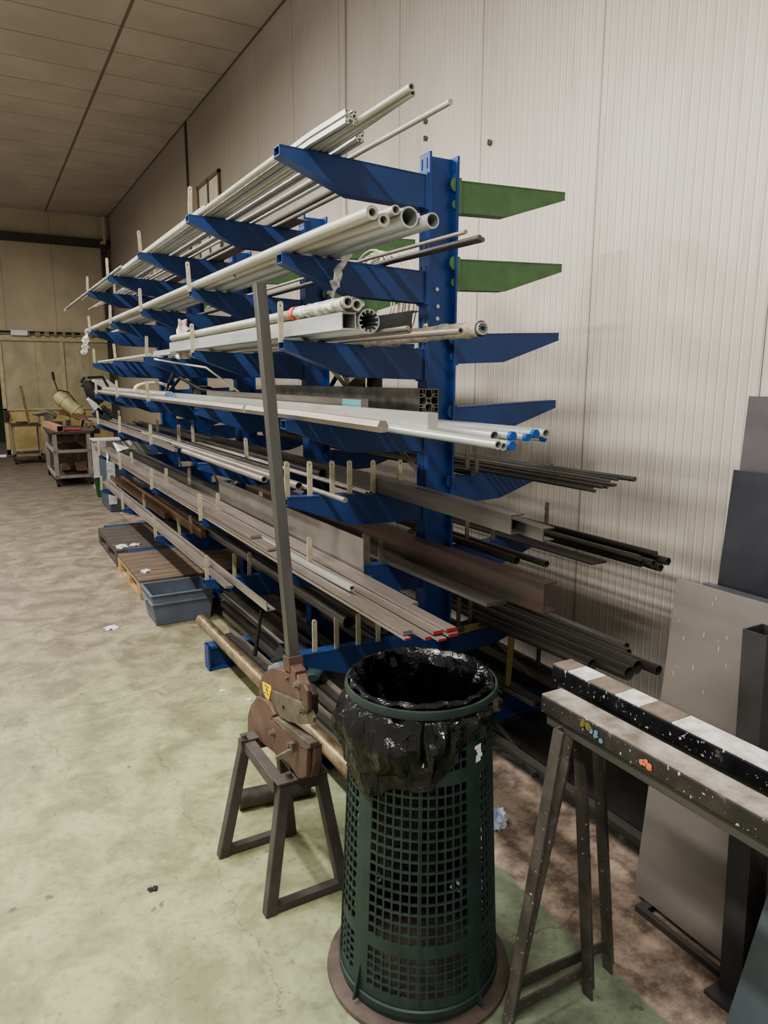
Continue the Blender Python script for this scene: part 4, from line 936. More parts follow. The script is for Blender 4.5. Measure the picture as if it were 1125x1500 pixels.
# ------------------------------------------------------------------ hand shear on its stand
st = thing('shear_stand', (.75, 1.98, 0), 'dark welded steel stand with trapezoid legs under the hand shear', 'stand')
ZT = .415
def leg_frame(y0, y1, a0, a1, t0, t1):
    w = .036
    for f, t in ((a0, t0), (a1, t1)):
        b = MB(); b.ext([rect(w, w)], (f, y0, 0), (t, y1, ZT-.02), up=(0, 1, 0), side=(1, 0, 0)); b.build('leg', M_stand, st, bevel=.003)
    b = MB(); b.ext([rect(.03, .026)], (a0, y0, .016), (a1, y0, .016), up=(0, 0, 1)); b.build('foot_bar', M_stand, st, bevel=.002)
    b = MB(); b.ext([rect(.036, .04)], (t0-.018, y1, ZT-.02), (t1+.018, y1, ZT-.02), up=(0, 0, 1)); b.build('cross_bar', M_stand, st, bevel=.002)
leg_frame(1.832, 1.852, .632, .880, .695, .815); leg_frame(2.165, 2.15, .588, .835, .675, .80)
for x in (.685, .815):
    b = MB(); b.ext([rect(.036, .04)], (x, 1.86, ZT-.02), (x, 2.145, ZT-.02)); b.build('side_rail', M_stand, st, bevel=.002)
for y in (1.85, 2.15):
    b = MB(); b.box((.75, y, ZT+.004), (.165, .055, .008)); b.build('mounting_plate', M_stand, st, bevel=.002)
sh = thing('hand_lever_shear', (.75, 1.98, ZT), 'old reddish cast-iron hand lever shear with a tall square-tube lever', 'shear')
def yz(pts, X, x0, x1, name, m, parent, bevel=.004, smooth=False):
    """outline given in photo pixels on the plane X, made a plate from x0 to x1"""
    P = [at(px, py, 'x', X) for px, py in pts]; b = MB()
    b.ext([[(p.y, p.z) for p in P]], (x0, 0, 0), (x1, 0, 0), side=(0, 1, 0)); return b.build(name, m, parent, bevel=bevel)
X0 = .715
# lower casting: bulged back and upright front cheek
yz([(362.5, 1072), (362.5, 1048), (367, 1032), (376, 1020), (389, 1027), (396, 1035), (401, 1048), (397, 1054), (440, 1092), (450, 1096), (448, 1138), (443, 1141), (436, 1141), (424, 1121)], X0, X0, X0+.016, 'lower_casting', M_shear, sh)
yz([(398, 1052), (404, 1050), (455, 1089), (455, 1095), (450, 1098), (440, 1093)], X0, X0-.002, X0+.028, 'lower_jaw', M_shear_d, sh, .002)
yz([(440, 1093), (452, 1094), (452, 1120), (447, 1141), (440, 1141)], X0, X0+.0165, X0+.042, 'jaw_end', M_shear, sh, .003)
yz([(376, 1018), (377, 1003), (381, 990), (389, 982), (401, 979), (414, 984), (428, 993), (435, 1000), (437, 1008), (437, 1034), (430, 1040), (400, 1030), (390, 1026)], X0+.01, X0+.016, X0+.034, 'upper_housing', M_shear, sh, .006)
yz([(377, 1001), (381, 990), (389, 982), (401, 979), (414, 984), (428, 993), (436, 1000), (440, 1008), (440, 1014), (430, 1002), (401, 990), (390, 994), (384, 1004)], X0+.012, X0+.03, X0+.05, 'housing_cover', M_shear, sh, .004)
yz([(395, 1012), (399, 1014), (437, 1030), (440, 1034), (452, 1042), (456, 1052), (455, 1059), (446, 1062), (432, 1061), (420, 1058), (408, 1051), (402, 1040), (395, 1024)], X0+.0, X0+.006, X0+.016, 'blade', M_shear_d, sh, .001)
b = MB(); p = at(415, 1036, 'x', X0+.005); b.ext([circ(.006, 10)], p-Vector((.0012, 0, 0)), p, side=(0, 1, 0)); b.build('bolt_hole', M_black, sh)
o = yz([(383.5, 999), (395, 1005), (396, 1011), (393, 1026), (388, 1021), (385, 1012)], X0+.012, X0+.0135, X0+.0158, 'warning_sticker', M_yellow, sh, 0)
b = MB()
for k in range(6):
    q = at(388+random.random()*5, 1004+k*2.6, 'x', X0+.0125); b.box(q, (.001, .008+.006*random.random(), .003))
b.build('sticker_marks', M_ink, o)
# pivot links and socket
yz([(436, 1000), (440, 999), (446, 1002), (451, 1012), (452, 1040), (449, 1046), (444, 1046), (443, 1030), (441, 1018), (437, 1010)], X0-.005, X0-.008, X0+.004, 'link', M_shear, sh, .003)
yz([(448, 1004), (455, 1004), (460, 1018), (460, 1044), (455, 1052), (450, 1046)], X0+.02, X0+.016, X0+.034, 'link', mat('dark_grimy_link', (52, 46, 43), (70, 62, 58), .55, .3), sh, .003)
for px, py in ((437, 1003), (444, 1040), (401, 1073), (427, 1091), (393, 1080)):
    if px == 393: continue
    q = at(px, py, 'x', X0-.008 if py < 1050 else X0); b = MB(); b.ext([circ(.008, 6)], q-Vector((.014, 0, 0)), q, side=(0, 1, 0)); b.ext([circ(.013, 12)], q-Vector((.005, 0, 0)), q, side=(0, 1, 0)); b.build('bolt', M_shear_d, sh)
q0 = at(428, 1099, 'x', X0-.012); q1 = at(405, 1111, 'x', X0-.05)
b = MB(); b.ext([rect(.014, .014)], q0, q1); b.box(at(429, 1094, 'x', X0-.012), (.014, .016, .03)); b.build('hold_down', M_shear_d, sh, bevel=.002)
for px, py in ((357, 1081), (423, 1137), (455, 1127)):
    q = at(px, py, 'z', ZT+.012); b = MB(); b.tube([q-Vector((0, 0, .006)), q+Vector((0, 0, .012))], .009, 6); b.tube([q-Vector((0, 0, .006)), q-Vector((0, 0, .002))], .014, 12); b.build('bolt', M_stand, sh)
b = MB(); b.box((X0+.035, 1.93, ZT+.03), (.05, .12, .044)); b.tube([(X0+.005, 1.97, ZT+.03), (X0+.09, 1.97, ZT+.03)], .022, 14); b.build('pivot_block', M_shear_d, sh, bevel=.003)
# socket + lever
H0 = Vector((.752, 1.893, .770)); H1 = Vector((.752, 2.092, 1.872)); hd = (H1-H0).normalized()
b = MB(); b.ext([rect(.046, .05), rect(.034, .034)[::-1]], H0-hd*.03, H0+hd*.015, up=(0, 1, 0), side=(1, 0, 0)); N1 = at(441, 992, 'x', .745); N2 = at(447, 1012, 'x', .735); b.ext([rect(.036, .040)], N1, H0-hd*.025, up=(0, 1, 0), side=(1, 0, 0)); b.ext([rect(.030, .028)], N2, N1, up=(0, 1, 0), side=(1, 0, 0))
b.ext([circ(.006, 8)], H0-hd*.05+Vector((-.03, -.0, 0)), H0-hd*.05+Vector((-.018, 0, 0)), side=(0, 1, 0)); b.build('lever_socket', M_shear, sh, bevel=.003)
b = MB(); b.ext([rect(.033, .033), rect(.027, .027)[::-1]], H0, H1, up=(0, 1, 0), side=(1, 0, 0)); b.build('lever', M_handle, sh, bevel=.0015)
q = thing('cut_shaft', (0, 0, 0), 'x', 'x') if False else None
p = at(372, 1135, 'z', .04); b = MB(); b.tube([Vector((.72, 2.40, .037)), Vector((.99, 2.36, .037))], .036, 20); tag(b.build('round_bar_offcut', M_dark2, loc=(.72, 2.4, .04), smooth=True), 'short thick dark round offcut on the floor behind the shear stand', 'metal bar')
# gloves and cloth behind the shear
def blob(name, label, c, s, m, cat, seed=0, amp=.3):
    b = MB(); bm = bmesh.new(); bmesh.ops.create_icosphere(bm, subdivisions=4, radius=1)
    vs = []
    for v in bm.verts:
        q = v.co*(1+amp*noise.noise(v.co*1.7+Vector((seed, 0, 0)))+amp*.6*noise.noise(v.co*4+Vector((seed, 3, 0))))
        vs.append(Vector((c[0]+q.x*s[0], c[1]+q.y*s[1], c[2]+max(q.z, -.75)*s[2])))
    b.add(vs, [[v.index for v in f.verts] for f in bm.faces]); bm.free()
    return tag(b.build(name, m, loc=c, smooth=True), label, cat)
p = at(412, 963, 'z', .235); blob('cloth', 'crumpled black cloth draped over the bars behind the shear', (p.x+.08, p.y, .225), (.09, .12, .05), M_rag, 'cloth', 2, .5)
def glove(c, rz, label, m):
    t = MB()
    M = Matrix.Rotation(rz, 3, 'Z'); c = Vector(c)
    T = lambda p: c+M @ Vector(p)
    t.tube([T((0, -.06, 0)), T((0, -.03, .004)), T((0, .02, .006)), T((0, .05, .002))], [.030, .034, .040, .034], 12)
    for k, (dx, L_) in enumerate(((-.03, .055), (-.01, .07), (.01, .068), (.03, .05))): t.tube([T((dx, .035, .0)), T((dx*1.15, .035+L_*.6, .008)), T((dx*1.25, .035+L_, -.006))], [.012, .0115, .007], 8)
    t.tube([T((-.03, -.01, 0)), T((-.055, .015, .004)), T((-.062, .04, -.004))], [.014, .012, .008], 8)
    for v in t.v: v.z = c.z+(v.z-c.z)*.6+.006*noise.noise(v*30)
    tag(t.build('work_glove', m, loc=c, smooth=True), label, 'glove')
p = at(425, 980, 'z', .20); glove((p.x, p.y, .215), 1.2, 'blue-grey work glove lying on the bars left of the lever', M_glove)
p = at(462, 990, 'z', .20); glove((p.x, p.y, .215), -.6, 'dark teal work glove lying on the bars right of the lever', mat('teal_cloth', (38, 58, 62), (58, 82, 86), .9, bump=.3))
p0 = at(383, 893, 'x', 1.12); p1 = at(373, 960, 'z', .24)
b = MB(); b.tube([p0, p0.lerp(p1, .5)+Vector((0, 0, -.01)), p1], [.008, .009, .012], 8); tag(b.build('hook_rod', M_cableb, loc=p1, smooth=True), 'black rod hanging from the end of the long angle bar', 'rod')

# ------------------------------------------------------------------ trestles in the right foreground
def trestle(x, yend, ztop, fl, fr, ynear, label, striped, yf=(0, 0), yo=.085):
    t = thing('trestle', (x, yend-.1, 0), label, 'trestle')
    w = .066; hh = .044
    b = MB(); b.bb((x-w/2, ynear, ztop-hh), (x+w/2, yend, ztop)); 
    n = len(b.v); o = b.build('beam', M_trestle if not striped else M_gloss, t, bevel=.004)
    if striped:
        segs = [(yend, .055, 1), (yend-.055, .07, 0), (yend-.125, .085, 1), (yend-.21, .075, 0), (yend-.285, .085, 1), (yend-.37, yend-.37-ynear, 0)]
        for y, l, br in segs:
            b = MB(); b.bb((x-w/2+.002, y-l+.001, ztop-.002), (x+w/2-.002, y-.001, ztop+.0025)); b.build('top_patch', mat('brown_tape', (102, 90, 81), (130, 118, 108), .6, 0, 20, bump=.2) if br else mat('pale_dusty_top', (170, 168, 165), (222, 220, 216), .6, 0, 24, bump=.3), o)
    else:
        b = MB(); b.bb((x-w/2+.002, ynear, ztop-.002), (x+w/2-.002, yend-.002, ztop+.002)); b.build('top_plate', M_trtop, o)
        for dy, dz_, c_, s_ in ((.30, -.022, mat('orange_dab', (196, 108, 66), (215, 130, 88), .7), .010), (.135, -.015, mat('olive_dab', (100, 98, 50), None, .7), .010), (.165, -.022, mat('blue_dab', (90, 122, 140), None, .7), .009)):
            b = MB()
            for k in range(9):
                c = Vector((x-w/2-.0008-.0003*k, yend-dy-.035*random.random(), ztop+dz_+.012*(random.random()-.5))); b.ext([circ(s_*(.35+.4*random.random()), 8)], c, c-Vector((.001, 0, 0)), side=(0, 1, 0))
            b.build('paint_dab', c_, o)
    b = MB(); b.bb((x-w/2+.008, ynear, ztop-hh-.028), (x+w/2-.008, yend-.015, ztop-hh)); b.build('under_rail', M_dark2, t, bevel=.002)
    for yy, k in ((yend-yo, 0), (ynear+.12, 1)):
        for sx, f in ((-1, fl), (1, fr)):
            b = MB(); b.ext([[(-.019, -.016), (.019, -.016), (.019, -.010), (-.013, -.010), (-.013, .016), (-.019, .016)]], (f, yy+yf[0 if sx < 0 else 1]*(1-k), 0), (x+sx*.03, yy, ztop-hh-.012), up=(0, -1, 0), side=(1, 0, 0)); b.build('leg', M_trleg, t)
        zc = .07; u = zc/(ztop-hh)
        xa = fl+(x-.03-fl)*u; xb = fr+(x+.03-fr)*u
        b = MB(); b.ext([rect(.006, .03)], (xa, yy+yf[0]*(1-k)+.014, zc), (xb, yy+yf[1]*(1-k)+.014, zc)); b.build('spreader', M_trleg, t)
trestle(1.155, 1.222, .850, .995, 1.275, .12, 'nearer steel trestle with spattered beam and orange paint dab', False, (.0, -.0), yo=.08)
trestle(1.275, 1.315, .868, 1.055, 1.385, .0, 'trestle behind, its beam top patched white and brown', True, (-.012, -.03), yo=.108)

# ------------------------------------------------------------------ sheets and posts at the right
def sheet(name, label, pts, th, m, cat='metal sheet', bevel=0):
    """pts: four corners, thickness along +X"""
    b = MB(); P = [Vector(p) for p in pts]; n = len(P); Q = [p+Vector((th, 0, 0)) for p in P]
    b.add(P+Q, [tuple(range(n)), tuple(n+i for i in reversed(range(n)))]+[(i, n+i, n+(i+1) % n, (i+1) % n) for i in range(n)])
    return tag(b.build(name, m, loc=P[0], bevel=bevel), label, cat)
sheet('metal_sheet', 'aluminium sheet with white scratches standing against the post', [(1.652, 1.34, .024), (1.738, 1.34, 1.025), (1.70, .3, 1.04), (1.64, .3, .024)], .004, M_sheet_alu)
sheet('metal_sheet', 'dark blue-grey steel sheet standing behind the scratched aluminium one', [(1.86, 1.345, .024), (1.953, 1.34, 1.332), (1.93, .2, 1.34), (1.86, .2, .024)], .004, M_sheet_dark)
sheet('metal_sheet', 'tallest mid grey sheet at the right edge behind the dark one', [(1.93, 1.345, .024), (1.992, 1.34, 1.549), (1.99, .2, 1.549), (1.93, .2, .024)], .003, M_sheet_mid)
sheet('metal_slab', 'grey slab whose top edge shows over the aluminium sheet', [(1.80, 1.36, .024), (1.885, 1.36, .985), (1.86, .2, .985), (1.80, .2, .024)], .022, mat('grey_slab', (84, 86, 92), (104, 106, 112), .45, .3, 4))
# flecks on aluminium sheet
random.seed(3)
alu = [o for o in D.objects if 'white scratches' in o.get('label', '')][0]
b = MB()
for k in range(70):
    y = 1.32-random.random()*.5; z = .40+random.random()*.6; x = 1.652+(z-.024)/1.003*.086-(1.34-y)*(.012+.026*(z-.024))-.0016; l = .004+.012*random.random()
    b.add([(x, y, z), (x, y+.0012, z), (x+l*.085, y+.0012, z+l), (x+l*.085, y, z+l)], [(0, 1, 2, 3)])
sc_ = b.build('scratches', M_paper, alu); sc_['kind'] = 'stuff'
pr = thing('sheet_holder', (1.64, 1.0, 0), 'dark steel sheet holder with upright square post at the right edge', 'stand')
b = MB(); b.ext([rect(.075, .06), rect(.067, .052)[::-1]], (1.612, .955, .0), (1.562, .955, 1.02), up=(0, 1, 0), side=(1, 0, 0)); b.build('post', M_post, pr)
b = MB(); b.bb((1.535, .89, 0), (1.66, 1.0, .012)); b.build('foot', M_post, pr)
b = MB(); b.bb((1.612, .2, .0), (1.63, 1.30, .020)); b.build('base_rail', M_dark2, pr)
b = MB(); b.bb((1.63, .2, .0), (2.02, .24, .022)); b.bb((1.63, 1.27, .0), (2.0, 1.30, .02)); b.build('base_rail', M_dark2, pr)
sheet('metal_sheet', 'bluish steel sheet leaning at the lower right corner of the picture', [(1.55, .955, .0), (1.70, .938, .36), (1.9, .915, .95), (1.62, .2, .95), (1.36, .2, .0)], .004, M_sheet_blue) if False else None
sheet('metal_sheet', 'bluish steel sheet leaning nearest at the lower right corner', [(1.42, .878, .0), (1.56, .852, .53), (1.56, -.1, .53), (1.42, -.1, .0)], .004, M_sheet_blue)

# ------------------------------------------------------------------ crate, pallets, litter
def crate():
    c = thing('storage_crate', (1.06, 4.76, 0), 'blue-grey plastic crate on the floor under the rack', 'crate')
    x0, x1, y0, y1, H = .868, 1.262, 4.60, 4.92, .205; b = MB(); i = .018
    def ring(z, g): return [(x0-g, y0-g, z), (x1+g, y0-g, z), (x1+g, y1+g, z), (x0-g, y1+g, z)]
    R = [ring(0, -i), ring(H*.70, 0), ring(H*.70, .012), ring(H*.76, .012), ring(H*.76, .002), ring(H, .004), ring(H, .016), ring(H+.010, .016), ring(H+.010, -.004), ring(H*.9, -.006), ring(.01, -i-.004)]
    vs = [v for r in R for v in r]; fs = []
    for k in range(len(R)-1):
        for j in range(4): fs.append((k*4+j, k*4+(j+1) % 4, k*4+4+(j+1) % 4, k*4+4+j))
    fs.append((0, 1, 2, 3)); fs.append(tuple(40+j for j in range(4))); b.add(vs, fs); b.build('tub', M_crate, c, bevel=.004)
    for xx in (x0-.012,): b = MB(); b.bb((xx-.014, 4.70, .15), (xx, 4.82, .162)); b.build('handle', M_crate, c, bevel=.003)
crate()
def pallet(x0, y0, lx, ly, label, md, mb, H=.144):
    c = thing('wooden_pallet', (x0+lx/2, y0+ly/2, 0), label, 'pallet')
    def pb(nm, a, d, m): b = MB(); b.bb(a, d); b.build(nm, m, c)
    n = 7; w = ly/n
    for k in range(n): pb('deck_board', (x0, y0+k*w+.004, H-.022), (x0+lx, y0+(k+1)*w-.004, H), md)
    for k in range(3):
        xx = x0+k*(lx-.1)/2; pb('stringer_board', (xx, y0, H-.044), (xx+.1, y0+ly, H-.022), mb); pb('bottom_board', (xx, y0, 0), (xx+.1, y0+ly, .022), mb)
        for j in range(3): yy = y0+j*(ly-.13)/2; pb('block', (xx, yy, .022), (xx+.1, yy+.13, H-.044), mb)
pallet(.905, 5.24, 1.2, .95, 'pale wooden pallet with worn deck on the floor under the rack', M_woodtop, M_wood)
pallet(.915, 6.30, 1.2, 1.09, 'dark grey wooden pallet behind the pale one', M_wooddark, M_wooddark)
def scrap(px, py, z, s, label, m, seed=0, name='paper_scrap', cat='litter', thick=.3):
    p = at(px, py, 'z', z); return blob(name, label, (p.x, p.y, z+s*thick*.6), (s, s, s*thick), m, cat, seed, .9)
scrap(178, 802, .146, .04, 'crumpled white paper left on the dark pallet', M_paper, 1)
scrap(197, 799, .146, .03, 'torn white paper beside another on the dark pallet', M_paper, 4)
scrap(213, 837, .146, .03, 'small white scrap on the pale pallet', M_paper, 6)
scrap(163, 920, 0, .03, 'small pale scrap alone on the open floor', M_paper, 7, thick=.2)
scrap(726, 1208, 0, .035, 'crumpled bluish paper towel on the floor right of the bin', M_bluepaper, 9, 'paper_towel', thick=1.2)
for i, (px, py) in enumerate(((365, 1025), (326, 1012), (225, 1303), (178, 752))):
    scrap(px, py, 0, .012, ('tiny shaving on the floor by the shear', 'tiny pale shaving on the floor left of the shear', 'tiny dark fleck on the green floor', 'tiny fleck on the far floor')[i], M_paper if i != 2 else M_rubber, 20+i, 'metal_shaving', thick=.25)

# ------------------------------------------------------------------ far workshop corner
def caster(c, parent, r=.05):
    b = MB(); b.ext([circ(r, 14)], (c[0]-.014, c[1], r), (c[0]+.014, c[1], r), side=(0, 1, 0)); b.bb((c[0]-.02, c[1]-.015, r), (c[0]-.016, c[1]+.015, r*2.3)); b.bb((c[0]+.016, c[1]-.015, r), (c[0]+.02, c[1]+.015, r*2.3)); b.bb((c[0]-.02, c[1]-.02, r*2.2), (c[0]+.02, c[1]+.02, r*2.4)); b.build('caster', M_rubber, parent)
def cart(x0, x1, y0, y1, H, label, m, shelves, t=.05, name='tool_cart', closed=True):
    c = thing(name, ((x0+x1)/2, (y0+y1)/2, 0), label, 'cart'); base = .115
    for x in (x0, x1-t):
        for y in (y0, y1-t): b = MB(); b.bb((x, y, base), (x+t, y+t, H)); b.build('post', m, c); caster((x+t/2, y+t/2), c)
    for z in shelves:
        b = MB(); b.bb((x0, y0, z), (x1, y0+.03, z+.045)); b.bb((x0, y1-.03, z), (x1, y1, z+.045)); b.bb((x0, y0, z), (x0+.03, y1, z+.045)); b.bb((x1-.03, y0, z), (x1, y1, z+.045)); b.build('shelf_frame', m, c)
        b = MB(); b.bb((x0+.03, y0+.03, z+.005), (x1-.03, y1-.03, z+.02)); b.build('shelf', M_cartd, c)
    b = MB(); b.bb((x0-.01, y0-.01, H), (x1+.01, y1+.01, H+.03)); b.build('top', M_cartd, c)
    return c
cart(.90, 1.42, 11.55, 13.1, .78, 'grey steel cart on casters with two shelves in the far aisle', M_cart, (.12, .50), .055)
cart(.50, .98, 15.0, 15.7, .70, 'small rusty table on casters by the sliding door', mat('rust_grey_frame', (112, 100, 84), (140, 126, 106), .7, .1), (.14,), .028, name='wheeled_table')
def simple(name, label, cat, m, fn, loc, smooth=False, bevel=0):
    b = MB(); fn(b); return tag(b.build(name, m, loc=loc, smooth=smooth, bevel=bevel), label, cat)
simple('square_tube', 'orange primed square tube lying on the grey cart', 'metal tube', M_orange, lambda b: b.ext([rect(.09, .085), rect(.08, .075)[::-1]], (1.02, 11.6, .855), (.93, 13.0, .855)), (1.02, 11.6, .82))
simple('square_tube', 'rusty brown square tube reaching over the back of the grey cart', 'metal tube', M_rust, lambda b: b.ext([rect(.08, .08), rect(.07, .07)[::-1]], (1.60, 12.7, .93), (1.35, 14.9, .95)), (1.6, 12.7, .9))
def clampf(b):
    b.tube([(1.10, 11.75, .835), (1.30, 11.72, .835)], .018, 8); b.tube([(1.30, 11.72, .835), (1.46, 11.7, .835)], .010, 6)
simple('hand_tool', 'red handled tool lying on the grey cart', 'tool', M_red, clampf, (1.1, 11.75, .82), True)
simple('work_glove_pile', 'grimy vice casting on the corner of the grey cart', 'vice', M_cast, lambda b: (b.bb((1.34, 11.56, .812), (1.48, 11.72, .86)), b.bb((1.36, 11.58, .86), (1.40, 11.7, .93)), b.bb((1.44, 11.58, .86), (1.47, 11.7, .93)), b.tube([(1.48, 11.64, .88), (1.58, 11.6, .88)], .012, 8)), (1.4, 11.64, .81)).name = 'bench_vice'
for i, (x, y, w) in enumerate(((1.05, 12.2, .12), (1.25, 12.0, .14))):
    simple('wood_offcut', ('left brown wood offcut on the lower cart shelf', 'right brown wood block on the lower cart shelf')[i], 'wood block', mat('brown_offcut', (124, 104, 84), (146, 124, 102), .8), lambda b: b.bb((x, y, .166), (x+w, y+.25, .25+.06*i)), (x, y, .166))
simple('steel_strip', 'tall rusty flat strip leaning upright at the wheeled table', 'metal bar', M_rust, lambda b: b.ext([rect(.05, .006)], (.80, 15.1, .74), (.72, 15.3, 1.45), up=(0, 1, 0)), (.8, 15.1, .74))
simple('hand_tool', 'dark tool lying on the wheeled table top', 'tool', M_cartd, lambda b: (b.tube([(.6, 15.2, .75), (.72, 15.2, .77), (.8, 15.25, .75)], .02, 6), b.box((.62, 15.2, .76), (.08, .05, .05))), (.6, 15.2, .74), True)
# band saw behind the cart
def bandsaw():
    c = thing('band_saw', (1.35, 14.0, 0), 'old beige metal band saw with tilted motor drum behind the grey cart', 'saw')
    b = MB(); b.bb((1.05, 13.7, 0), (1.75, 14.5, .62)); b.build('pedestal', M_cartd, c, bevel=.01)
    b = MB(); b.bb((1.0, 13.65, .62), (1.85, 14.55, .70)); b.bb((1.05, 13.7, .70), (1.25, 13.95, .84)); b.bb((1.32, 13.7, .70), (1.38, 13.9, .86)); b.build('vice_table', M_cartd, c)
    A = Vector((1.24, 14.1, 1.28)); B = Vector((1.60, 13.9, .92)); d = (B-A).normalized()
    b = MB(); b.tube([A-d*.03, A, A+d*.10, B-d*.06, B], [.07, .115, .125, .12, .09], 20); b.build('motor', M_beige_m, c, smooth=True)
    for k in (.25, .75): b = MB(); p = A.lerp(B, k); b.tube([p-d*.012, p+d*.012], .131, 20); b.build('motor_band', M_beige_m, c, smooth=True)
    b = MB(); b.tube([A+Vector((.03, 0, .10)), A+Vector((.18, 0, .06)), B+Vector((.0, 0, .12)), B+Vector((.04, 0, .02))], .012, 6); b.build('hose', M_cableb, c, smooth=True)
    b = MB(); b.tube([A+Vector((.02, 0, .05)), A+Vector((-.04, 0, .28))], .012, 8); b.build('handle', M_cartd, c)
    b = MB(); b.tube([A+Vector((-.04, 0, .28)), A+Vector((-.055, 0, .42))], .022, 8); b.build('grip', M_rubber, c, smooth=True)
    b = MB(); b.tube([B, B+d*.07], .05, 10); b.tube([B+Vector((.02, 0, -.05)), Vector((1.56, 13.9, .68))], .02, 6); b.build('blade_guide', M_cartd, c)
    b = MB(); p = Vector((.88, 13.95, .98)); b.tube([p+Vector((-.08, 0, 0)), p, p+Vector((.14, 0, .02)), p+Vector((.3, 0, -.06))], [.02, .04, .06, .05], 8); b.tube([p+Vector((.02, 0, 0)), p+Vector((.02, 0, -.16))], .015, 6); b.bb((p.x+.1, 13.9, .7), (p.x+.25, 14.0, .96)); b.build('clamp', M_cast, c, smooth=True)
bandsaw()
def chop():
    c = thing('tilted_saw', (1.5, 9.2, 0), 'white and black saw head tilted up on a dark base behind the rack end', 'saw')
    P = lambda px, py, y=9.2: at(px, py, 'y', y)
    b = MB(); a, e = P(140, 568), P(188, 618); 
    pts = [P(128, 570), P(132, 560), P(140, 575), P(142, 592), P(152, 603), P(150, 610), P(139, 602), P(128, 586)]
    b.ext([[(p.x, p.z) for p in pts]], (0, 9.15, 0), (0, 9.28, 0), side=(1, 0, 0)); b.build('bow_cover', M_whitem, c, bevel=.01)
    b = MB(); pts = [P(137, 556), P(158, 556), P(178, 570), P(172, 582), P(145, 582)]; b.ext([[(p.x, p.z) for p in pts]], (0, 9.2, 0), (0, 9.4, 0), side=(1, 0, 0)); b.build('hood', M_whitem, c, bevel=.02)
    b = MB(); b.tube([P(126, 560), P(138, 575), P(150, 588)], [.05, .11, .08], 10); b.tube([P(118, 560), P(124, 552)], .02, 6); b.tube([P(119, 566), P(128, 558)], .018, 6); b.tube([P(128, 553), P(150, 552), P(158, 566)], .016, 6); b.build('gearbox', M_rubber, c, smooth=True)
    b = MB(); b.ext([rect(.12, .10)], P(138, 600), P(185, 640), up=(0, 1, 0)); b.ext([rect(.05, .12)], P(150, 595), P(176, 620), up=(0, 1, 0)); b.build('saw_arm', mat('dark_teal_machine', (36, 42, 48), (52, 58, 62), .5), c, bevel=.01)
    b = MB(); b.tube([P(184, 636), P(191, 624)], .012, 6); b.build('lever', M_pin, c)
    b = MB(); p = P(165, 660); b.bb((p.x-.1, 9.0, 0), (p.x+.5, 9.7, p.z)); b.build('machine_base', mat('blue_grey_cabinet', (62, 70, 80), (74, 84, 94), .55), c, bevel=.01)
    b = MB(); b.bb((p.x-.11, 8.98, .1), (p.x-.02, 9.0, p.z-.1)); b.build('side_plate', mat('chipped_pale_plate', (150, 156, 156), (196, 198, 196), .6, 0, 20), c)
    q = P(185, 640); b = MB(); b.bb((p.x+.0, 9.0, p.z), (p.x+.5, 9.7, p.z+.08)); b.tube([q+Vector((-.02, 0, 0)), Vector((q.x, 9.3, p.z+.05))], .05, 10); b.build('turntable', M_cartd, c)
chop()
def tray(b):
    b.bb((1.36, 10.75, .72), (1.86, 11.2, .735))
    for k in range(18): b.bb((1.42+k*.024, 10.74, .62), (1.432+k*.024, 10.75, .72))
    b.bb((1.42, 10.76, .62), (1.86, 10.77, .72)); b.bb((1.38, 10.8, 0), (1.42, 10.84, .72)); b.bb((1.80, 10.8, 0), (1.84, 10.84, .72)); b.bb((1.38, 11.12, 0), (1.42, 11.16, .72)); b.bb((1.80, 11.12, 0), (1.84, 11.16, .72))
simple('side_table', 'small white topped table with ribbed apron beside the rack end', 'table', M_whitem, tray, (1.6, 11, 0))
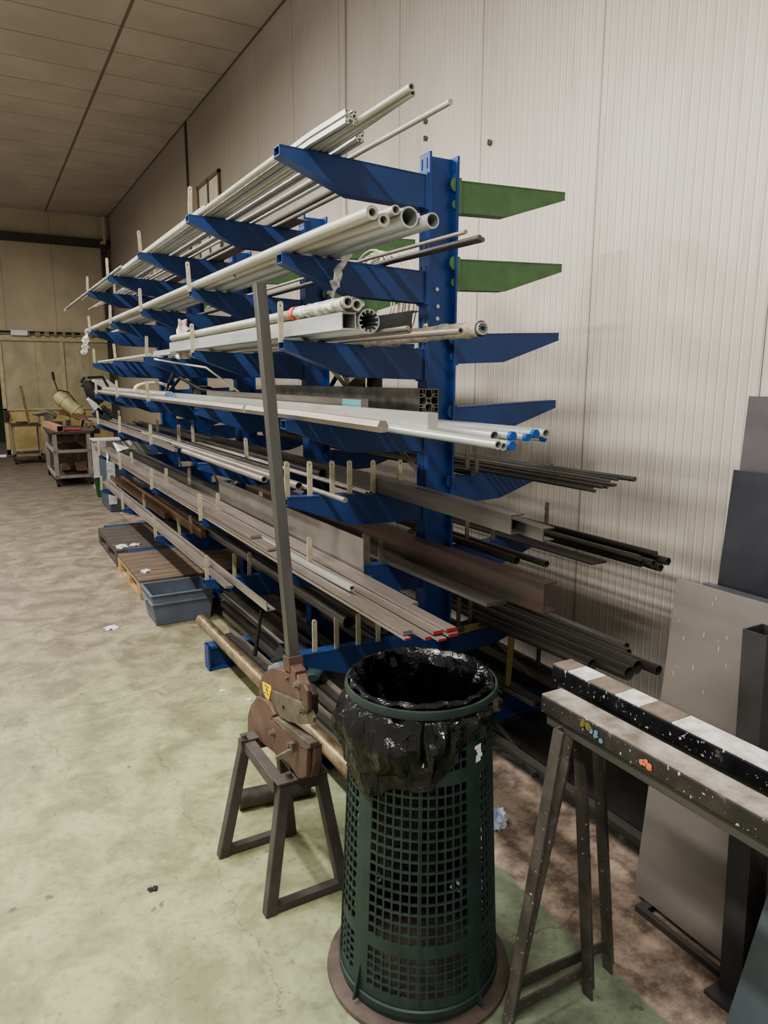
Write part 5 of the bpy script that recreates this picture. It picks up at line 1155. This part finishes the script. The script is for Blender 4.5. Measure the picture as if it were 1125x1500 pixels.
simple('green_bucket', 'dark green bucket on the floor under the white table', 'bucket', M_greenbin, lambda b: b.lathe([(.001, .001), (.10, .001), (.13, .24), (.135, .25), (.125, .25), (.09, .02), (.001, .02)], (1.40, 10.3, 0), 20), (1.4, 10.3, 0), True)
simple('foil_sheet', 'crumpled shiny foil sheet hanging between the far fifth and sixth tiers', 'foil', M_alu, lambda b: b.add([at(165, 648, 'y', 7.3), at(196, 644, 'y', 7.3), at(222, 652, 'y', 7.3), at(214, 664, 'y', 7.35), at(190, 656, 'y', 7.2), at(172, 662, 'y', 7.25)], [(0, 1, 4, 5), (1, 2, 3, 4)]), (1.3, 7.3, .95))
simple('paper_tag', 'small white paper tag hanging on the far sixth tier bars', 'tag', M_paper, lambda b: b.add([(.99, 6.9, .90), (.985, 6.97, .93), (.99, 7.02, .87), (.985, 6.96, .82)], [(0, 1, 2, 3)]), at(175, 669, 'y', 7.2))
simple('wall_socket', 'white box fixed low on the panel wall behind the far columns', 'box', M_whitem, lambda b: b.bb((XW-.08, 7.9, .95), (XW, 8.3, 1.3)), (XW-.04, 8.1, .95))

# ------------------------------------------------------------------ light
def strip(x, y, z, e, lx=.14, ly=1.5, col=(1, .96, .90)):
    l = D.lights.new('strip_lamp', 'AREA'); l.shape = 'RECTANGLE'; l.size = lx; l.size_y = ly; l.energy = e; l.color = col; l.spread = math.radians(170)
    o = D.objects.new('strip_lamp', l); COL.objects.link(o); o.location = (x, y, z); o.rotation_euler = (0, math.radians(-12), 0)
for y, e in ((-1.2, 85), (2.2, 100), (5.4, 80), (8.6, 62), (12.5, 70)):
    strip(-.75, y, 4.1, e)
strip(-2.8, 4.0, 4.3, 50, .14, 3.0); strip(-2.8, 11.0, 4.3, 60, .14, 3.0)
w = D.worlds.new('hall_air'); SC.world = w; w.use_nodes = True
w.node_tree.nodes['Background'].inputs[0].default_value = (1.0, .96, .90, 1); w.node_tree.nodes['Background'].inputs[1].default_value = .45
SC.view_settings.view_transform = 'AgX'
try: SC.view_settings.look = 'AgX - Medium High Contrast'
except Exception: pass
SC.view_settings.exposure = 0.5
if __name__ == '__main__' and False:
    pass
for l_ in LOG: print('LOG', l_)
